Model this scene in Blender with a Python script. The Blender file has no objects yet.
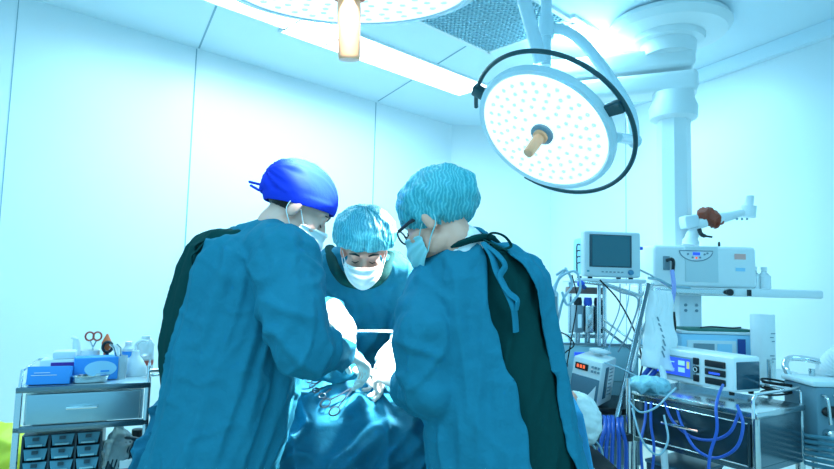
import bpy, bmesh, math, random
from mathutils import Vector, Matrix, noise
random.seed(4)
C = bpy.context.scene.collection
V = Vector
PI = math.pi
R = math.radians
# ------------------------------------------------------------------ camera
FPX, CX, CY = 580.0, 417.0, 234.5
PITCH, ROLL, CAMH = R(4.8), R(1.5), 1.25
_r0 = V((1, 0, 0)); _f = V((0, math.cos(PITCH), math.sin(PITCH))); _u0 = V((0, -math.sin(PITCH), math.cos(PITCH)))
_r = _r0 * math.cos(ROLL) + _u0 * math.sin(ROLL)
_u = _u0 * math.cos(ROLL) - _r0 * math.sin(ROLL)
CAM = V((0, 0, CAMH))
cd = bpy.data.cameras.new('camera'); cam = bpy.data.objects.new('camera', cd); C.objects.link(cam)
cd.sensor_width = 36; cd.lens = FPX / 834 * 36; cd.clip_start = .05
cam.matrix_world = Matrix.Translation(CAM) @ Matrix((_r, _u, -_f)).transposed().to_4x4()
bpy.context.scene.camera = cam
def ray(px, py): return (_f * FPX + _r * (px - CX) - _u * (py - CY))
def P(px, py, Y):
    d = ray(px, py); return CAM + d * (Y / d.y)
def PZ(px, py, Z):
    d = ray(px, py); return CAM + d * ((Z - CAMH) / d.z)
# ------------------------------------------------------------------ materials
MATS = {}
def mat(name, col, rough=.5, metal=0, emit=None, es=1, bump=0, bscale=20, spec=.5, trans=0, alpha=1, var=0, vscale=5, ior=1.45, bdist=.01, stretch=None, coat=0):
    if name in MATS: return MATS[name]
    m = bpy.data.materials.new(name); m.use_nodes = True; nt = m.node_tree; b = nt.nodes['Principled BSDF']
    b.inputs['Base Color'].default_value = (*col, 1); b.inputs['Roughness'].default_value = rough
    b.inputs['Metallic'].default_value = metal; b.inputs['Specular IOR Level'].default_value = spec
    b.inputs['Transmission Weight'].default_value = trans; b.inputs['Alpha'].default_value = alpha
    b.inputs['IOR'].default_value = ior; b.inputs['Coat Weight'].default_value = coat
    if emit: b.inputs['Emission Color'].default_value = (*emit, 1); b.inputs['Emission Strength'].default_value = es
    tc = nt.nodes.new('ShaderNodeTexCoord'); mp = nt.nodes.new('ShaderNodeMapping')
    nt.links.new(tc.outputs['Object'], mp.inputs[0])
    if stretch: mp.inputs['Scale'].default_value = stretch
    if bump:
        n = nt.nodes.new('ShaderNodeTexNoise'); n.inputs['Scale'].default_value = bscale; n.inputs['Detail'].default_value = 5; n.inputs['Distortion'].default_value = .6
        bp = nt.nodes.new('ShaderNodeBump'); bp.inputs['Strength'].default_value = bump; bp.inputs['Distance'].default_value = bdist
        nt.links.new(mp.outputs[0], n.inputs['Vector']); nt.links.new(n.outputs[0], bp.inputs['Height']); nt.links.new(bp.outputs[0], b.inputs['Normal'])
    if var:
        n = nt.nodes.new('ShaderNodeTexNoise'); n.inputs['Scale'].default_value = vscale; n.inputs['Detail'].default_value = 3
        mx = nt.nodes.new('ShaderNodeMix'); mx.data_type = 'RGBA'
        mx.inputs[6].default_value = (*[c * (1 - var) for c in col], 1); mx.inputs[7].default_value = (*[min(1, c * (1 + var)) for c in col], 1)
        nt.links.new(mp.outputs[0], n.inputs['Vector']); nt.links.new(n.outputs[0], mx.inputs[0]); nt.links.new(mx.outputs[2], b.inputs['Base Color'])
    MATS[name] = m; return m
wallm = mat('wall_paint', (.8, .88, .92), .35, var=.02, vscale=2)
ceilm = mat('ceiling_paint', (.74, .88, .96), .4, var=.02)
seamm = mat('seam', (.25, .42, .5), .6)
floorm = mat('floor_vinyl', (.66, .6, .5), .35, var=.08)
gownm = mat('gown_cloth', (.017, .19, .285), .85, bump=.6, bscale=55, bdist=.004, var=.1, vscale=14, spec=.12)
gown2m = mat('gown_cloth_far', (.017, .19, .285), .85, bump=.5, bscale=55, bdist=.004, var=.12, vscale=14, spec=.12)
drapem = mat('drape_cloth', (.018, .17, .27), .8, bump=.6, bscale=34, bdist=.006, var=.12, vscale=9, spec=.12)
scrubm = mat('scrub_green', (.004, .05, .05), .9, bump=.4, bscale=70, bdist=.003, spec=.08)
capm = mat('cap_blue', (.012, .045, .62), .7, bump=.3, bscale=120, bdist=.002, spec=.15)
skinm = mat('skin', (.86, .47, .37), .45, bump=.15, bscale=200, bdist=.001, var=.06, vscale=30)
skin2m = mat('skin_tan', (.78, .38, .28), .45, bump=.15, bscale=200, bdist=.001, var=.06, vscale=30)
hairm = mat('hair', (.012, .01, .01), .5, bump=.8, bscale=150, bdist=.003)
glovem = mat('glove_latex', (.86, .84, .78), .35, bump=.3, bscale=60, bdist=.002)
maskm = mat('mask_white', (.78, .86, .86), .8)
maskbm = mat('mask_teal', (.28, .62, .66), .8)
undm = mat('undershirt', (.85, .88, .9), .9, bump=.3, bscale=60)
blackm = mat('black_plastic', (.012, .016, .02), .35)
rubber = mat('rubber', (.01, .012, .014), .7)
white = mat('white_enamel', (.8, .86, .88), .3)
whitep = mat('white_plastic', (.72, .8, .84), .4)
cream = mat('cream_plastic', (.6, .72, .76), .4)
greyp = mat('grey_plastic', (.2, .3, .36), .45)
steel = mat('steel', (.6, .66, .68), .22, 1, bump=.05, bscale=30)
darksteel = mat('steel_dark', (.16, .24, .28), .22, .9)
chrome = mat('chrome', (.8, .82, .84), .1, 1)
bluep = mat('blue_plastic', (.03, .12, .7), .4)
hoseb = mat('hose_blue', (.025, .11, .5), .35)
hosec = mat('hose_clear', (.3, .5, .6), .3)
tealp = mat('teal_plastic', (.06, .3, .42), .5)
screenm = mat('screen_dark', (.012, .075, .11), .18, emit=(.01, .12, .19), es=.35)
screenb = mat('screen_blue', (.02, .05, .5), .3, emit=(.03, .11, .85), es=.8)
screenl = mat('screen_light', (.2, .5, .9), .3, emit=(.25, .55, 1), es=.7)
ledred = mat('led_red', (.5, .05, .02), .4, emit=(1, .15, .05), es=1)
orange = mat('orange_plastic', (.85, .16, .04), .4)
handleo = mat('lamp_handle', (.95, .45, .24), .35)
yellow = mat('yellow_bag', (.75, .72, .05), .5)
brown = mat('brown_rubber', (.32, .06, .03), .4, bump=.5, bscale=60)
redm = mat('red_print', (.6, .04, .05), .5)
purple = mat('purple_print', (.1, .03, .3), .5)
paper = mat('paper', (.8, .86, .88), .7, bump=.4, bscale=25)
boxblue = mat('box_blue', (.04, .3, .8), .5)
boxlight = mat('box_light_blue', (.35, .68, .9), .5)
clearp = mat('clear_plastic', (.75, .86, .9), .12, trans=.6, ior=1.3)
polyb = mat('clear_bag', (.6, .75, .8), .2, trans=.5, ior=1.2, bump=.8, bscale=25)
glass = mat('glass', (.9, .95, 1), .03, trans=1, ior=1.45)
lampb = mat('lamp_body', (.6, .78, .86), .25, coat=.3)
hoopm = mat('hoop', (.01, .06, .075), .4)
gridm = mat('vent_grid', (.2, .42, .5), .5)
panelem = mat('light_panel', (1, 1, 1), .5, emit=(.8, .96, 1), es=6)
facem = mat('lamp_face', (1, 1, 1), .3, emit=(.75, .93, 1), es=.85)
ledm = mat('lamp_led', (.6, .8, .85), .1, emit=(.55, .8, .9), es=.45)
# net caps: crinkled non woven
def capmat(name, c1, c2, scale):
    m = bpy.data.materials.new(name); m.use_nodes = True; nt = m.node_tree; b = nt.nodes['Principled BSDF']; N = nt.nodes.new; L = nt.links.new
    tc = N('ShaderNodeTexCoord'); mp = N('ShaderNodeMapping'); L(tc.outputs['Object'], mp.inputs[0]); mp.inputs['Scale'].default_value = (1, 1, 1)
    n1 = N('ShaderNodeTexNoise'); n1.noise_dimensions = '3D'; n1.inputs['Scale'].default_value = scale; n1.inputs['Detail'].default_value = 4; n1.inputs['Distortion'].default_value = 1.2
    L(mp.outputs[0], n1.inputs['Vector'])
    rp = N('ShaderNodeValToRGB'); e = rp.color_ramp.elements; e[0].position = .45; e[0].color = (*c1, 1); e[1].position = .97; e[1].color = (*c2, 1)
    L(rp.outputs[0], b.inputs['Base Color'])
    w = N('ShaderNodeTexWave'); w.bands_direction = 'X'; w.inputs['Scale'].default_value = scale * .55; w.inputs['Distortion'].default_value = 14; w.inputs['Detail'].default_value = 4; w.inputs['Detail Scale'].default_value = .7
    L(mp.outputs[0], w.inputs['Vector'])
    L(w.outputs[0], rp.inputs[0])
    bp = N('ShaderNodeBump'); bp.inputs['Strength'].default_value = .35; bp.inputs['Distance'].default_value = .003
    L(w.outputs[0], bp.inputs['Height']); L(bp.outputs[0], b.inputs['Normal']); b.inputs['Roughness'].default_value = .5
    return m
netm = capmat('net_cap', (.035, .34, .42), (.11, .5, .57), 60)
# ------------------------------------------------------------------ mesh helpers
def tmat(loc=(0, 0, 0), rot=(0, 0, 0)):
    from mathutils import Euler
    return Matrix.Translation(V(loc)) @ Euler(rot).to_matrix().to_4x4()
def tag(o, label=None, cat=None, group=None, kind=None):
    if label: o['label'] = label
    if cat: o['category'] = cat
    if group: o['group'] = group
    if kind: o['kind'] = kind
    return o
def thing(name, label, cat, loc=(0, 0, 0), rz=0, group=None, rot=None):
    o = bpy.data.objects.new(name, None); C.objects.link(o)
    o.location = loc; o.rotation_euler = rot if rot else (0, 0, rz)
    o.empty_display_size = .05
    return tag(o, label, cat, group)
def catmull(pts, n=8):
    pts = [V(p) for p in pts]
    if len(pts) < 3: return pts
    q = [pts[0] * 2 - pts[1]] + pts + [pts[-1] * 2 - pts[-2]]; out = []
    for i in range(1, len(q) - 2):
        p0, p1, p2, p3 = q[i - 1:i + 3]
        for k in range(n):
            t = k / n
            out.append(.5 * ((2 * p1) + (p2 - p0) * t + (2 * p0 - 5 * p1 + 4 * p2 - p3) * t * t + (3 * p1 - p0 - 3 * p2 + p3) * t ** 3))
    out.append(pts[-1]); return out
class MB:
    def __init__(s): s.bm = bmesh.new()
    def box(s, c, size, rot=(0, 0, 0), bev=0, seg=2, M=None):
        g = bmesh.ops.create_cube(s.bm, size=1); vs = g['verts']
        bmesh.ops.scale(s.bm, vec=V(size), verts=vs)
        if bev:
            es = list({e for v in vs for e in v.link_edges})
            r = bmesh.ops.bevel(s.bm, geom=es, offset=min(bev, min(size) * .49), segments=seg, affect='EDGES', profile=.5)
            vs = list({v for f in r['faces'] for v in f.verts} | {v for v in vs if v.is_valid})
        T = tmat(c, rot); T = M @ T if M else T
        bmesh.ops.transform(s.bm, matrix=T, verts=vs); return s
    def ring(s, c, ax, up, rx, ry, n):
        side = ax.cross(up).normalized(); up2 = side.cross(ax).normalized()
        return [s.bm.verts.new(c + side * (math.cos(2 * PI * i / n) * rx) + up2 * (math.sin(2 * PI * i / n) * ry)) for i in range(n)]
    def skin(s, rings, cap=True):
        n = len(rings[0])
        for a, b in zip(rings, rings[1:]):
            for i in range(n): s.bm.faces.new((a[i], a[(i + 1) % n], b[(i + 1) % n], b[i]))
        if cap:
            s.bm.faces.new(rings[0][::-1]); s.bm.faces.new(rings[-1])
    def tube(s, pts, r, n=10, smooth=0, cap=True, flat=1):
        pts = catmull(pts, smooth) if smooth else [V(p) for p in pts]
        rs = r if isinstance(r, (list, tuple)) else [r] * len(pts)
        if len(rs) != len(pts):
            rs = [rs[0] + (rs[-1] - rs[0]) * i / (len(pts) - 1) if len(rs) == 2 else rs[min(len(rs) - 1, int(i * len(rs) / len(pts)))] for i in range(len(pts))]
        up = V((0, 0, 1)); rings = []; d0 = (pts[1] - pts[0]).normalized()
        if abs(d0.z) > .9: up = V((0, 1, 0))
        for i, p in enumerate(pts):
            d = ((pts[i + 1] - p) if i == 0 else (p - pts[i - 1]) if i == len(pts) - 1 else (pts[i + 1] - pts[i - 1]))
            if d.length < 1e-9: d = d0
            d = d.normalized(); side = d.cross(up)
            if side.length < 1e-4: side = d.cross(V((1, 0.1, 0)))
            side.normalize(); up = side.cross(d).normalized()
            rings.append(s.ring(p, d, up, rs[i], rs[i] * flat, n))
        s.skin(rings, cap); return s
    def ell(s, c, r, rot=(0, 0, 0), M=None, u=20, v=14):
        g = bmesh.ops.create_uvsphere(s.bm, u_segments=u, v_segments=v, radius=1)
        bmesh.ops.scale(s.bm, vec=V(r) if not isinstance(r, (int, float)) else V((r, r, r)), verts=g['verts'])
        T = tmat(c, rot); T = M @ T if M else T
        bmesh.ops.transform(s.bm, matrix=T, verts=g['verts']); return s
    def chain(s, pts, rs, M=None):
        pts = [V(p) for p in pts]
        if M: pts = [M @ p for p in pts]
        for i, p in enumerate(pts):
            s.ell(p, rs[i], u=14, v=10)
            if i: s.tube([pts[i - 1], p], [rs[i - 1], rs[i]], 14)
        return s
    def lathe(s, prof, c=(0, 0, 0), n=32, M=None):
        rings = []; T = Matrix.Translation(V(c)); T = M @ T if M else T
        for r, z in prof:
            rings.append([s.bm.verts.new(T @ V((r * math.cos(2 * PI * i / n), r * math.sin(2 * PI * i / n), z))) for i in range(n)])
        s.skin(rings, True); return s
    def loft(s, rings, n=40):
        """rings: (center, rx, ry, rotz)"""
        out = []
        for c, rx, ry, a in rings:
            c = V(c); ca, sa = math.cos(a), math.sin(a); rr = []
            for i in range(n):
                t = 2 * PI * i / n; x = rx * math.cos(t); y = ry * math.sin(t)
                rr.append(s.bm.verts.new(c + V((x * ca - y * sa, x * sa + y * ca, 0))))
            out.append(rr)
        s.skin(out, True); return s
    def prism(s, pts, axis, depth, M=None):
        """pts planar list of Vector, extruded by vector axis*depth"""
        ex = V(axis) * depth; pts = [V(p) for p in pts]
        if M: pts = [M @ p for p in pts]; ex = M.to_3x3() @ ex
        a = [s.bm.verts.new(p) for p in pts]; b = [s.bm.verts.new(p + ex) for p in pts]; n = len(a)
        s.bm.faces.new(a); s.bm.faces.new(b[::-1])
        for i in range(n): s.bm.faces.new((a[i], b[i], b[(i + 1) % n], a[(i + 1) % n]))
        return s
    def grid(s, f, nu, nv):
        g = [[s.bm.verts.new(f(i / nu, j / nv)) for j in range(nv + 1)] for i in range(nu + 1)]
        for i in range(nu):
            for j in range(nv): s.bm.faces.new((g[i][j], g[i + 1][j], g[i + 1][j + 1], g[i][j + 1]))
        return s
    def build(s, name, m, parent=None, world=False, ang=40, label=None, solid=0, fix=True, vary=None):
        if fix: bmesh.ops.recalc_face_normals(s.bm, faces=s.bm.faces[:])
        me = bpy.data.meshes.new(name); s.bm.to_mesh(me); s.bm.free()
        return finish(me, name, m, parent, world, ang, label, solid)
def pmatrix(o):
    M = Matrix.Translation(o.location) @ o.rotation_euler.to_matrix().to_4x4()
    return pmatrix(o.parent) @ M if o.parent else M
def finish(me, name, m, parent, world, ang=40, label=None, solid=0):
    if world and parent: me.transform(pmatrix(parent).inverted())
    o = bpy.data.objects.new(name, me); C.objects.link(o); me.materials.append(m)
    if parent: o.parent = parent
    me.shade_smooth()
    try: me.set_sharp_from_angle(angle=R(ang))
    except Exception: pass
    if label: o['label'] = label
    if solid:
        md = o.modifiers.new('s', 'SOLIDIFY'); md.thickness = solid; md.offset = -1
    return o
def fuse(mb, voxel, smooth=4, disp=None, kill=None):
    """join overlapping closed shells into one continuous surface"""
    bmesh.ops.recalc_face_normals(mb.bm, faces=mb.bm.faces[:])
    me = bpy.data.meshes.new('tmp'); mb.bm.to_mesh(me); mb.bm.free()
    o = bpy.data.objects.new('tmp', me); C.objects.link(o)
    md = o.modifiers.new('r', 'REMESH'); md.mode = 'VOXEL'; md.voxel_size = voxel
    if smooth:
        ms = o.modifiers.new('m', 'SMOOTH'); ms.factor = .5; ms.iterations = smooth
    dg = bpy.context.evaluated_depsgraph_get(); dg.update()
    res = bpy.data.meshes.new_from_object(o.evaluated_get(dg))
    bpy.data.objects.remove(o)
    if disp:
        nn = [v.normal.copy() for v in res.vertices]
        cs = [v.co.copy() for v in res.vertices]
        for v, c, n in zip(res.vertices, cs, nn): v.co = c + disp(c, n)
        res.update()
    if kill:
        bm = bmesh.new(); bm.from_mesh(res)
        bmesh.ops.delete(bm, geom=[f for f in bm.faces if kill(f.calc_center_median(), f.normal)], context='FACES')
        for it in range(14):
            mv = {}
            for v in bm.verts:
                if v.is_boundary:
                    nb_ = [e.other_vert(v).co for e in v.link_edges if e.is_boundary]
                    if len(nb_) == 2: mv[v] = v.co * .4 + (nb_[0] + nb_[1]) * .3
            for v, q in mv.items(): v.co = q
        bm.to_mesh(res); bm.free()
    return res
def struct(o): o['kind'] = 'structure'; return o
# ------------------------------------------------------------------ room
CZ = 2.9
A = PZ(36, 0, CZ); B = PZ(452, 125, CZ); Cc = PZ(551, 127, CZ); D = PZ(834, 21, CZ)
dl = (B - A).normalized(); dr = (D - Cc).normalized()
A0 = A - dl * 2.2; D0 = D + dr * 1.6
def wall(name, p, q, out, z0=0, z1=CZ, th=.12, m=wallm):
    mb = MB(); p = V((p.x, p.y, 0)); q = V((q.x, q.y, 0))
    mb.prism([p + V((0, 0, z0)), q + V((0, 0, z0)), q + V((0, 0, z1)), p + V((0, 0, z1))], out, th)
    return struct(mb.build(name, m, fix=True))
nl = V((-dl.y, dl.x, 0)); nr = V((-dr.y, dr.x, 0))
if nr.x < 0: nr = -nr
nb = V((0, 1, 0))
wall('wall_left', A0, B, nl); wall('wall_back', B, Cc, nb); wall('wall_right', Cc, D0, nr)
mb = MB(); mb.prism([V((-5, -1.6, 0)), V((4.2, -1.6, 0)), V((4.2, 7, 0)), V((-5, 7, 0))], (0, 0, -1), .1); struct(mb.build('floor', floorm))
mb = MB(); mb.prism([V((-5, -1.2, CZ)), V((4.2, -1.2, CZ)), V((4.2, 7, CZ)), V((-5, 7, CZ))], (0, 0, 1), .1); struct(mb.build('ceiling', ceilm))
def wallseam(name, px, py, p, d, inn, w=.008):
    # intersection of pixel ray with the wall plane
    r = ray(px, py); n = V((-d.y, d.x, 0)); t = (p - CAM).dot(n) / r.dot(n); h = CAM + r * t
    mb = MB(); a = math.atan2(d.y, d.x)
    mb.box((h.x + inn.x * .001, h.y + inn.y * .001, CZ / 2), (w, .004, CZ - .01), (0, 0, a)); struct(mb.build(name, seamm))
wallseam('trim_1', 17, 20, A, dl, -nl, .004); wallseam('trim_2', 196, 60, A, dl, -nl); wallseam('trim_3', 375, 130, A, dl, -nl)
wallseam('trim_4', 626, 180, Cc, dr, -nr, .005)
for nm, p, q, w in (('trim_5', (199, 48), (217, 4), .012), ('trim_6', (378, 101), (466, 46), .01)):
    a = PZ(*p, CZ); b = PZ(*q, CZ); c = (a + b) / 2; mb = MB()
    mb.box((c.x, c.y, CZ - .001), ((b - a).length, w, .004), (0, 0, math.atan2((b - a).y, (b - a).x))); struct(mb.build(nm, seamm))
# coved edge above the right wall, baseboards
def strip(name, p, q, inn, z, h, t, m):
    c = (p + q) / 2; mb = MB(); mb.box((c.x + inn.x * t / 2, c.y + inn.y * t / 2, z), ((q - p).length, t, h), (0, 0, math.atan2((q - p).y, (q - p).x)), .004); struct(mb.build(name, m))
strip('trim_7', Cc + dr * .1, D0, -nr, CZ - .05, .1, .05, ceilm)
strip('baseboard_left', A0, B, -nl, .02, .04, .012, rubber)
strip('baseboard_back', B, Cc, -nb, .04, .08, .012, wallm)
strip('baseboard_right', Cc, D0, -nr, .04, .08, .012, wallm)
# ceiling light fixtures
al = math.atan2(dl.y, dl.x); wn = -nl
def fixture(corner_px, L, W, label, sgn=1):
    """corner_px = near-wall far end corner; extends back along the wall by L, away from wall by W"""
    c = PZ(*corner_px, CZ); cen = c - dl * (L / 2) + wn * (W / 2)
    t = thing('ceiling_light', label, 'ceiling light', (cen.x, cen.y, CZ), al, 'ceiling light panels')
    mb = MB()
    for s in (-1, 1):
        mb.box((0, s * (W / 2 + .006), -.008), (L + .03, .015, .016)); mb.box((s * (L / 2 + .006), 0, -.008), (.015, W, .016))
    mb.build('frame', white, t); mb = MB(); mb.box((0, 0, -.006), (L, W, .008)); mb.build('diffuser', panelem, t)
    return cen
d1 = fixture((326, 42), 1.3, .34, 'recessed white ceiling light panel half hidden behind the upper surgical lamp')
d2 = fixture((459, 94), 1.75, .34, 'recessed white ceiling light panel left of the round tilted surgical lamp')
d3 = fixture((606, 59), .75, .2, 'recessed white ceiling light panel behind the arms of the tilted surgical lamp')
# vent
c = PZ(488, 51, CZ); e1 = (PZ(430, 22, CZ) - c); e2 = (PZ(562, 15, CZ) - c); L1 = 1.5; L2 = e2.length
wv = e2.normalized(); cen = c - dl * (L1 / 2) + wn * (L2 / 2)
t = thing('ceiling_vent', 'perforated grey-blue square air vent in the ceiling beside the tilted surgical lamp', 'vent', (cen.x, cen.y, CZ), al)
mb = MB(); mb.box((0, 0, -.004), (L1, L2, .006)); mb.build('backing', gridm, t)
mb = MB()
for i in range(int(L1 / .035)): mb.box((-L1 / 2 + i * .035 + .02, 0, -.01), (.012, L2, .008))
for i in range(int(L2 / .035)): mb.box((0, -L2 / 2 + i * .035 + .02, -.01), (L1, .012, .008))
mb.build('grille', mat('vent_bars', (.36, .6, .7), .5), t)
mb = MB()
for s in (-1, 1):
    mb.box((0, s * L2 / 2, -.008), (L1 + .04, .03, .018)); mb.box((s * L1 / 2, 0, -.008), (.03, L2, .018))
mb.build('frame', white, t)

def area(name, loc, aim, size, power, col, spread=180, shape='DISK', size2=None):
    l = bpy.data.lights.new(name, 'AREA'); l.shape = shape; l.size = size; l.energy = power; l.color = col; l.spread = R(spread)
    if size2: l.size_y = size2
    o = bpy.data.objects.new(name, l); C.objects.link(o); o.location = loc
    o.rotation_euler = (V(aim) - V(loc)).to_track_quat('-Z', 'Y').to_euler(); return o
# ------------------------------------------------------------------ people
def N3(v, s, o=0): return noise.noise(V((v.x * s + o, v.y * s + o * .7, v.z * s - o)))
def head_parts(mb, M, hairy=True):
    e = lambda c, r, rot=(0, 0, 0): mb.ell(c, r, rot, M, 24, 16)
    e((0, -.012, .03), (.075, .096, .088)); e((0, .03, -.035), (.062, .062, .075)); e((0, .052, -.088), (.034, .034, .026))
    e((0, .066, .022), (.058, .026, .028)); e((0, .02, -.075), (.052, .055, .035))
    for s in (-1, 1):
        e((s * .04, .056, -.03), (.024, .03, .026)); e((s * .05, .01, -.07), (.02, .04, .03))
        e((s * .079, -.006, -.014), (.008, .019, .033), (R(-12), 0, s * R(-18)))
        e((s * .076, -.004, -.03), (.009, .012, .014))
        mb.tube([M @ V((s * .016, .086, .02)), M @ V((s * .034, .086, .026)), M @ V((s * .052, .072, .02))], .0075, 8)
        mb.ell((s * .031, .074, -.004), (.0135, .0135, .011), M=M)
    mb.tube([M @ V((0, .082, .012)), M @ V((0, .1, -.014)), M @ V((0, .11, -.034))], [.009, .011, .0135], 10)
    for s in (-1, 1): e((s * .012, .1, -.036), (.009, .012, .008))
    e((0, .088, -.058), (.024, .012, .006)); e((0, .085, -.068), (.021, .012, .007))
def eyes(M, parent):
    for s in (-1, 1):
        mb = MB(); mb.tube([M @ V((s * .016, .0935, .021)), M @ V((s * .032, .0935, .0285)), M @ V((s * .054, .08, .022))], [.002, .0035, .0016], 8, flat=1.2)
        mb.build('eyebrow', hairm, parent, True)
        mb = MB(); mb.tube([M @ V((s * .019, .0845, -.006)), M @ V((s * .031, .0885, -.0105)), M @ V((s * .044, .083, -.007))], [.0012, .0022, .0012], 8)
        mb.build('eyelashes', hairm, parent, True)
def hand_chains(M, side=1, curl=(.5, .55, .6, .65), scale=1.0, thick=1.0, thumb=None):
    """wrist at origin, fingers +X, palm faces -Z, thumb on side*Y"""
    out = []
    def tr(p): return M @ (V((p[0], p[1] * side, p[2])) * scale)
    spec = [(.030, .088, (.044, .026, .021), .0088), (.010, .092, (.048, .030, .022), .0090), (-.010, .088, (.044, .028, .021), .0086), (-.029, .080, (.034, .022, .019), .0076)]
    for (y, x, seg, r), cu in zip(spec, curl):
        pts = [(0.0, y * .55, 0), (x * .5, y * .8, .001), (x, y, 0)]; a = 0; p = V(pts[-1])
        for k, L in enumerate(seg):
            a += cu * (1, 1.15, .8)[k]; p = p + V((math.cos(a) * L, y * .04 if cu < .3 else 0, -math.sin(a) * L)); pts.append(tuple(p))
        rs = [.018, .0155, r * 1.25, r * 1.08, r * .98, r * .84]
        out.append(([tr(q) for q in pts], [q * scale * thick for q in rs]))
    th = thumb or [(.01, .018, -.004), (.04, .045, -.014), (.068, .052, -.03), (.092, .044, -.043)]
    out.append(([tr(q) for q in th], [q * scale * thick for q in (.018, .0145, .0108, .009)]))
    return out
def frame(o, fwd, palm):
    x = V(fwd).normalized(); z = -V(palm); z = (z - x * z.dot(x)).normalized(); y = z.cross(x)
    return Matrix.Translation(V(o)) @ Matrix((x, y, z)).transposed().to_4x4()
def hframe(c, az, pitch, roll=0):
    """head frame: local +Y = face direction"""
    f = V((math.cos(az) * math.cos(pitch), math.sin(az) * math.cos(pitch), -math.sin(pitch)))
    side = V((math.sin(az), -math.cos(az), 0)); up = side.cross(f)
    m = Matrix((side, f, up)).transposed().to_4x4() @ Matrix.Rotation(roll, 4, 'Y')
    return Matrix.Translation(V(c)) @ m
def mask(M, parent, m1, drop=0, out=0, label=None):
    def f(u, v):
        a = (u * 2 - 1); w = v * 2 - 1     # w=-1 top, 1 bottom
        ph = a * R(74); side = abs(a) ** 1.6
        zt = -.012 - .004 * side; zb = -.118 - drop + .028 * side
        z = zt + (zb - zt) * (v * (1 - .45 * side) + .22 * side)
        bul = (1 - side) * (.018 * (1 - w * w) + .006) + out * (1 - side)
        rx = .071 + .002 * (1 - w * w); ry = .078 + bul - .016 * max(0, w) * (1 - side)
        pl = .0022 * math.sin(v * PI * 7) * (1 - .5 * side)
        return M @ V((math.sin(ph) * (rx + pl), .016 + math.cos(ph) * (ry + pl) + (.004 if v < .1 else 0), z))
    mb = MB(); mb.grid(f, 36, 28); o = mb.build('face_mask', m1, parent, True, 60, label, solid=.0015)
    for s in (-1, 1):
        top = f(0 if s < 0 else 1, 0); bot = f(0 if s < 0 else 1, 1)
        ear = M @ V((s * .083, -.02, .012)); ear2 = M @ V((s * .083, -.024, -.028))
        mb = MB(); mb.tube([top, (top + ear) / 2 + (M.to_3x3() @ V((s * .004, 0, .004))), ear, ear2, (bot + ear2) / 2 + (M.to_3x3() @ V((s * .004, 0, 0))), bot], .0016, 6, smooth=5)
        mb.build('ear_loop', m1, o, True)
    return o
def make_shell(M, c, r, plane_n, plane_d, m, name, parent, puff, amp, seed, voxel=.004):
    """cap shell: ellipsoid c,r in head frame kept above plane; inner side closed by thickness"""
    bm = bmesh.new(); bmesh.ops.create_uvsphere(bm, u_segments=110, v_segments=70, radius=1)
    n = V(plane_n).normalized()
    for v in bm.verts:
        d = v.co.copy(); p = V((c[0] + d.x * r[0], c[1] + d.y * r[1], c[2] + d.z * r[2]))
        h = n.dot(p) - plane_d
        az = math.atan2(d.y, d.x)
        if puff:   # gathered net cap
            g = noise.noise(V((d.x * 4 + seed, d.y * 4, d.z * 3))) * .006 + (1 - abs(noise.noise(V((math.cos(az) * 5 + seed, math.sin(az) * 5, d.z * 1.2)))) * 3) * amp
            g += noise.noise(V((d.x * 12 + seed, d.y * 12, d.z * 12))) * .0022
            if h < .02: g += math.sin(az * 34) * .0016
        else:      # cloth cap, folds run to the knot behind
            q = math.atan2(d.x, d.z)
            back = max(0, -d.y)
            g = (1 - abs(noise.noise(V((q * 3.2 + seed, d.y * 1.1, 0)))) * 2.5) * amp * (.35 + back * 1.6)
            if h < .028: g = .002
        v.co = p + d * g
    bmesh.ops.bisect_plane(bm, geom=bm.verts[:] + bm.edges[:] + bm.faces[:], plane_co=n * plane_d, plane_no=n, clear_inner=True)
    for v in bm.verts: v.co = M @ v.co
    me = bpy.data.meshes.new(name); bm.to_mesh(me); bm.free()
    return finish(me, name, m, parent, True, 80, solid=.003)
def seg_dist(p, pts):
    best = 9; bt = 0; acc = 0
    for a, b in zip(pts, pts[1:]):
        ab = b - a; t = max(0, min(1, (p - a).dot(ab) / ab.length_squared)); d = (p - a - ab * t).length
        if d < best: best = d; bt = acc + t * ab.length
        acc += ab.length
    return best, bt
def cloth(arms, seed, amp=.011, lean=V((0, 0, 0))):
    def f(c, n):
        bd, bt = 9, 0
        for a in arms:
            d, t = seg_dist(c, a)
            if d < bd: bd, bt = d, t
        w = max(0, min(1, (.13 - bd) / .05)) if arms else 0
        s = c + lean * (1.2 - c.z)
        v1 = noise.noise(V((s.x * 14 + seed, s.y * 14, c.z * 1.3 + seed)))
        v2 = noise.noise(V((s.x * 27 + seed, s.y * 27, c.z * 3)))
        v3 = noise.noise(V((c.x * 9, c.y * 9 + seed, c.z * 11)))
        g = amp * (1 - abs(v1) * 3.6) + amp * .5 * (1 - abs(v2) * 3.2) + amp * .3 * max(0, 1 - abs(v3) * 6) + amp * .18 * noise.noise(c * 34)
        a1 = noise.noise(V((bt * 7 + seed, c.x * 7 + c.z * 7, c.y * 7 + c.z * 3)))
        a3 = noise.noise(V((bt * 5 - seed, c.x * 12 - c.z * 6, c.y * 12)))
        a2 = noise.noise(V((c.x * 20 + seed, c.y * 20, c.z * 20)))
        h = amp * .75 * max(-.3, 1 - abs(a1) * 5) + amp * .6 * max(-.2, 1 - abs(a3) * 5) + amp * .15 * a2
        fade = max(0, min(1, (1.44 - c.z) / .08)); fade = .25 + .75 * fade
        return n * (max(-.012, g * (1 - w) + h * w) * fade)
    return f
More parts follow.
